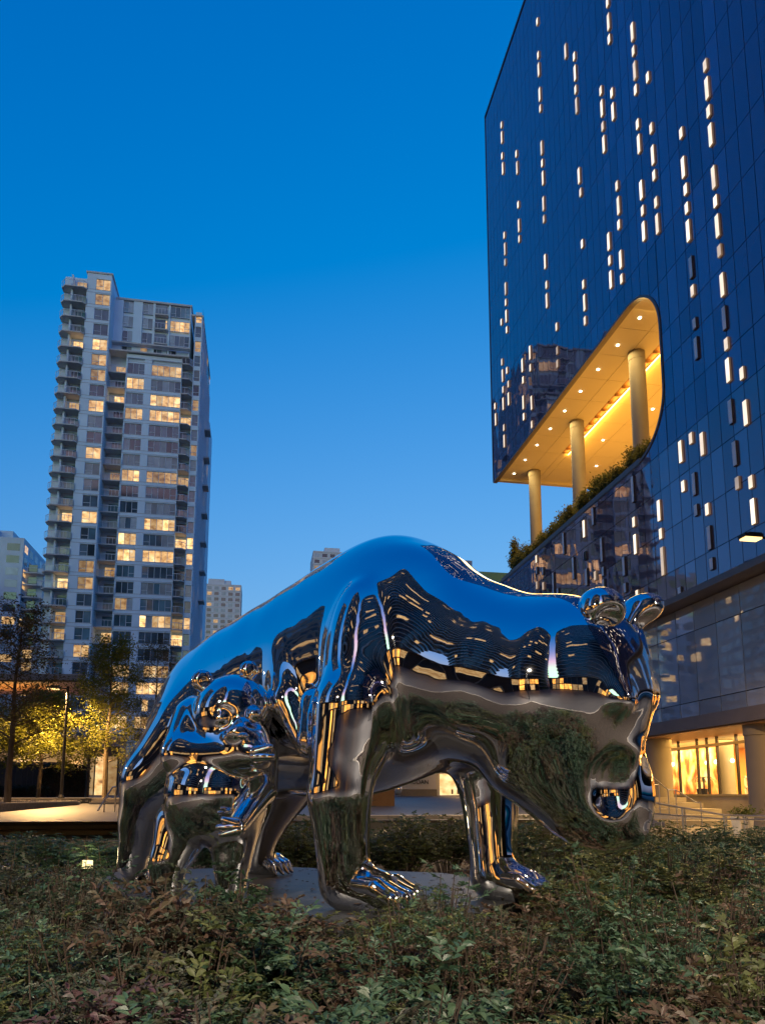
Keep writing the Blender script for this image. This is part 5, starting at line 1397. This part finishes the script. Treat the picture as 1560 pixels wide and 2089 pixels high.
G = {
    'green': leaf_mat('leaf_green', [(.035, .070, .040), (.055, .110, .060), (.075, .140, .075), (.11, .155, .07)], trans=.25, rough=.42),
    'dusky': leaf_mat('leaf_dusky', [(.06, .060, .045), (.085, .082, .055), (.075, .105, .06), (.13, .095, .06)], trans=.25, rough=.5),
    'rust': leaf_mat('leaf_rust', [(.09, .06, .04), (.13, .075, .05), (.10, .095, .05), (.17, .075, .06)], trans=.25, rough=.5),
    'olive': leaf_mat('leaf_olive', [(.065, .085, .03), (.10, .125, .04), (.14, .155, .05), (.09, .11, .04)], trans=.3, rough=.45),
    'wine': leaf_mat('leaf_wine', [(.07, .045, .045), (.11, .05, .055), (.08, .06, .055), (.06, .065, .045)], trans=.25, rough=.5),
}
LOW = {}
for key in G:
    LOW[key] = [shrub_mesh(11*i+len(key), .42, .50, 25, 6, .058, .0120, G[key]) for i in range(3)]
FINE = {k: [shrub_mesh(77+i, .45, .55, 30, 8, .034, .006, G[k]) for i in range(2)] for k in ('green', 'dusky', 'olive', 'rust')}
TALL = {k: [shrub_mesh(31+i, .62, .95, 44, 15, .055, .0135, G[k]) for i in range(2)] for k in ('green', 'olive')}
NAMES = {'green': ('low deep green shrub', 'low deep green shrubs in the bed before the bear'), 'dusky': ('low dusky brown-green shrub', 'dusky shrubs in the bed before the bear'),
         'rust': ('low rust-tinted shrub', 'rust-tinted shrubs in the bed before the bear'), 'olive': ('low olive-green shrub', 'olive shrubs in the bed before the bear'), 'wine': ('low wine-red shrub', 'wine-red shrubs in the bed before the bear')}
def plant(x, y, z, me, s, label, group, cat='shrub', rot=None, sz=None):
    r = thing('shrub', label, cat, (x, y, z), group, rot if rot is not None else random.uniform(0, 6.28))
    for nm, mm in zip(('foliage', 'stems'), me):
        o = bpy.data.objects.new(nm, mm); C.objects.link(o); o.parent = r; o.scale = (s, s, sz or s)
    return r
def in_poly(x, y, poly):
    c = False; j = len(poly)-1
    for i in range(len(poly)):
        (xi, yi), (xj, yj) = poly[i], poly[j]
        if (yi > y) != (yj > y) and x < (xj-xi)*(y-yi)/(yj-yi)+xi: c = not c
        j = i
    return c
def near_slab(x, y, d):
    return any(in_poly(x+d*math.cos(a), y+d*math.sin(a), slab_poly) for a in np.linspace(0, 6.28, 9)) or in_poly(x, y, slab_poly)
# foreground: drifts of low shrubs
def tone(x, y):
    # drifts: greener to the right, dusky and rust in the middle, wine at the far left corner
    u = x-.17*y
    t = random.random()
    if u < -1.0 and y < 4.0: return random.choice(('wine', 'dusky', 'green', 'wine'))
    if y > 5.2 and u < 1.2: return random.choice(('dusky', 'rust', 'dusky', 'olive', 'green'))
    if u > 1.5: return random.choice(('green', 'olive', 'green', 'olive', 'dusky', 'rust'))
    return random.choice(('green', 'green', 'dusky', 'olive', 'green', 'rust'))
def region(x, y):
    u = (x-.174*y)/y                                           # where it shows across the bed
    side = ' at the left' if u < -.2 else (' in the middle' if u < .16 else ' at the right')
    return side + (' along the near edge of the bed' if y < 3.0 else (' halfway across the bed' if y < 4.9 else ' of the bed close to the bears'))
n_low = 0
step = .40
yy = 1.0
while yy < 8.6:
    xx = -4.6
    while xx < 8:
        x = xx+random.uniform(-.15, .15); y = yy+random.uniform(-.15, .15)
        xx += step
        ang = math.atan2(x, y)-rad(9.86)
        if abs(ang) > .56 or not in_poly(x, y, bed_poly) or near_slab(x, y, .05): continue
        dist = math.hypot(x, y)
        if dist < 1.75: continue
        key = tone(x, y)
        me = random.choice(LOW[key]) if random.random() < (.72 if y < 3.6 else .42) or key not in FINE else random.choice(FINE[key])
        h = .78+.22*min(dist/4, 1)
        s = random.uniform(.85, 1.2)
        rg = region(x, y)
        plant(x, y, .13, me, s, NAMES[key][0]+rg, NAMES[key][0]+'s'+rg, sz=s*random.uniform(.78, 1.42)*h*(1.02 if near_slab(x, y, .7) else 1.0)*(1.06+.42*math.sin(3.1*x+1.9*y)*math.cos(2.6*y-1.3*x)))
        n_low += 1
    yy += step
# a denser fringe hides the edge of the slab
for i in range(5):
    (xa, ya), (xb, yb) = slab_poly[i], slab_poly[(i+1) % len(slab_poly)]
    L_ = math.hypot(xb-xa, yb-ya); nn_ = ((yb-ya)/L_, -(xb-xa)/L_)
    for k in range(int(L_/.3)+1):
        t_ = k/(L_/.3); o_ = random.uniform(.12, .3)
        x, y = xa+(xb-xa)*t_+nn_[0]*o_, ya+(yb-ya)*t_+nn_[1]*o_
        key = random.choice(('dusky', 'olive', 'green', 'rust')); s = random.uniform(.75, 1.0)
        plant(x, y, .13, random.choice(LOW[key] if random.random() < .5 else FINE[key]), s, NAMES[key][0]+' hugging the edge of the dark slab', 'shrubs at the edge of the slab', sz=s*random.uniform(1.15, 1.45))
# hedge-like shrubs behind the bear and before the hotel
for (x, y, k, s) in [(-.3, 12.6, 'green', 1.05), (.7, 12.2, 'olive', 1.1), (1.6, 12.9, 'green', 1.1), (2.5, 12.3, 'olive', 1.12), (3.4, 12.8, 'olive', 1.16), (4.3, 12.2, 'green', 1.1), (5.2, 12.7, 'olive', 1.1), (1.1, 13.7, 'green', 1.15), (2.9, 13.9, 'green', 1.15), (4.6, 13.8, 'green', 1.12)]:
    plant(x, y, .13, random.choice(TALL[k]), s, 'rounded bushy shrub behind the legs of the bear', 'bushes behind the bear')
for (x, y, k, s) in [(5.6, 10.4, 'olive', .8), (6.4, 10.0, 'green', .78), (7.2, 9.6, 'green', .72), (8.1, 10.1, 'green', .8), (9.0, 10.4, 'green', .78), (6.1, 11.6, 'olive', 1.0), (7.1, 11.3, 'green', .95), (8.1, 11.9, 'green', .95), (9.1, 12.0, 'green', .9), (10.0, 12.2, 'green', .85), (6.9, 13.0, 'green', 1.12), (8.0, 13.4, 'olive', 1.0), (9.2, 13.6, 'green', .95), (10.3, 13.7, 'green', .9), (9.9, 10.9, 'green', .75)]:
    plant(x, y, .13, random.choice(TALL[k]), s, 'leafy green shrub between the muzzle of the bear and the hotel terrace', 'shrubs before the hotel terrace')
for (x, y, k, s) in [(3.5, 6.9, 'olive', .9), (4.1, 7.5, 'olive', 1.0), (3.8, 8.4, 'olive', 1.08), (4.7, 8.7, 'olive', 1.05), (5.0, 7.3, 'olive', .92), (5.8, 8.0, 'green', .9), (3.0, 6.1, 'olive', .8), (4.1, 6.4, 'olive', .85), (4.9, 6.2, 'green', .8), (2.9, 5.2, 'olive', .72), (3.8, 5.2, 'green', .75)]:
    plant(x, y, .13, random.choice(TALL.get(k) or LOW[k]), s, 'olive shrub directly beneath the muzzle of the bear', 'shrubs under the muzzle of the bear')
for (x, y, k, s) in [(-3.0, 8.6, 'green', .95), (-3.7, 8.9, 'olive', 1.1), (-2.75, 9.6, 'green', .85), (-4.4, 9.8, 'green', 1.15), (-2.75, 7.5, 'green', .85), (-3.5, 7.7, 'olive', .95), (-2.3, 6.5, 'green', .75), (-3.5, 10.2, 'green', 1.0), (-2.2, 7.2, 'olive', .7), (-4.3, 8.4, 'green', 1.0)]:
    plant(x, y, .13, random.choice(TALL[k]), s*.74, 'feathery green shrub left of the rear paw of the bear', 'feathery shrubs at the left of the bed')
def cane_clump(x, y, h, label, n=26, seed=1):
    """Upright canes with fine leaves near their tops."""
    rnd = np.random.default_rng(seed); V = []; F_ = []; st_ = MB()
    for s in range(n):
        a = rnd.uniform(0, 6.28); q = .42*np.sqrt(rnd.uniform(0, 1))
        foot = np.array([q*np.cos(a), q*np.sin(a), 0]); top = foot*1.7+np.array([rnd.normal(0, .05), rnd.normal(0, .05), h*rnd.uniform(.8, 1.05)])
        st_.tube([foot, (foot+top)/2, top], [.007, .006, .004], 5, caps=False)
        for k in range(17):
            b = foot+(top-foot)*rnd.uniform(.42, 1); aa = rnd.uniform(0, 6.28)
            frond(rnd, b, b+np.array([np.cos(aa)*.2, np.sin(aa)*.2, rnd.uniform(-.03, .12)]), 11, .055, .013, V, F_)
    r = thing('cane_shrub', label, 'shrub', (x, y, .13))
    me = bpy.data.meshes.new('foliage'); me.from_pydata([tuple(v) for v in V], [], F_); me.materials.append(G['green'])
    put('foliage', me, (x, y, .13), r); put('canes', st_.mesh('canes', M['stem']), (x, y, .13), r)
cane_clump(-2.05, 12.0, .8, 'upright cane shrub close to the rear leg of the bear', 30, 4)
cane_clump(-3.1, 12.4, .8, 'upright cane shrub farther left of the rear leg', 30, 5)
cane_clump(-.9, 12.6, .8, 'upright cane shrub seen between the legs of the cub', 26, 6)
cane_clump(-4.2, 12.9, .8, 'upright cane shrub at the far left of the bed', 26, 7)
cane_clump(2.0, 15.0, 1.75, 'thin twiggy shrub standing above the bushes under the belly', 7, 9)

# planting along the golden terrace
M['leaf_box'] = leaf_mat('leaf_box', [(.12, .13, .03), (.17, .17, .04), (.20, .19, .05), (.14, .15, .035)], trans=.5)
def terrace_bush(x, y, z, h, w, n, label, group, tall=False):
    r = thing('terrace_shrub', label, 'shrub', (x, y, z), group)
    pts = []
    rnd = random.Random(int(y*100))
    b = MB()
    for i in range(26):
        a = rnd.uniform(0, 6.28); q = w*math.sqrt(rnd.random())*(1 if not tall else .8)
        zz = h*rnd.uniform(.35, 1)
        q *= (1-.6*(zz/h)**2) if not tall else (1.05-zz/h)
        p = (q*math.cos(a), q*math.sin(a), zz)
        b.tube([(p[0]*.2, p[1]*.2, 0), (p[0]*.7, p[1]*.7, zz*.6), p], [.02, .014, .006], 4, caps=False)
        for t in (.5, .65, .8, .9, 1.0): pts.append((p[0]*t, p[1]*t, zz*t))
    put('branches', b.mesh('branches', M['stem']), (x, y, z), r)
    put('foliage', leaf_cloud(n, pts, .10, 'foliage', M['leaf_box'], flat=.7, jitter=.17), (x, y, z), r)
for i in range(15):
    y = 34.6+1.42*i
    terrace_bush(21.0+random.uniform(-.15, .15), y, 19.6, random.uniform(1.2, 1.75), .95, 2600, 'small-leaved bush in the planter along the golden terrace', 'bushes along the golden terrace')
terrace_bush(20.9, 55.6, 19.6, 3.2, 1.0, 3000, 'tall slender shrub at the far end of the terrace planter', None, True)
# two tropical plants inside the shop window
def palm(x, y, z, label, seed):
    rnd = random.Random(seed); r = thing('indoor_palm', label, 'palm', (x, y, z)); b = MB()
    for i in range(16):
        a = rnd.uniform(0, 6.28); L = rnd.uniform(.5, .9)
        p0 = Vector((x, y, z+.9)); 
        for j in range(7):
            t = j/7; c = p0+Vector((math.cos(a)*L*t, math.sin(a)*L*t, .55*t-.75*t*t)); c2 = p0+Vector((math.cos(a)*L*(t+.14), math.sin(a)*L*(t+.14), .55*(t+.14)-.75*(t+.14)**2))
            s_ = Vector((-math.sin(a), math.cos(a), 0))*.035*(1-t*.7)
            b.quad(c-s_, c+s_, c2+s_*.8, c2-s_*.8)
    b.build('fronds', M['leaf_hedge'], r)
    MB().lathe([(.16, z), (.2, z+.35), (.05, z+.36), (.04, z+.95)], x, y, 10).build('pot', M['black_metal'], r)
palm(25.2, 38.2, 1.55, 'dark palm behind the shop window, left of the inner column', 2)
palm(24.4, 36.6, 1.55, 'dark palm behind the shop window, hard by the inner column', 3)

# litter on the slab
lt = MB()
for i in range(240):
    x = random.uniform(-2, 3.1); y = random.uniform(6.1, 10.3)
    if not in_poly(x, y, slab_poly): continue
    a = random.uniform(0, 6.28); l = random.uniform(.02, .045); c, s_ = math.cos(a)*l, math.sin(a)*l
    lt.quad((x-c, y-s_, .604), (x+s_*.4, y-c*.4, .612), (x+c, y+s_, .606), (x-s_*.4, y+c*.4, .604))
o = lt.build('fallen_leaves', G['rust'], kind='stuff'); tag(o, 'small dry leaves lying on the dark slab under the bears', 'leaves')
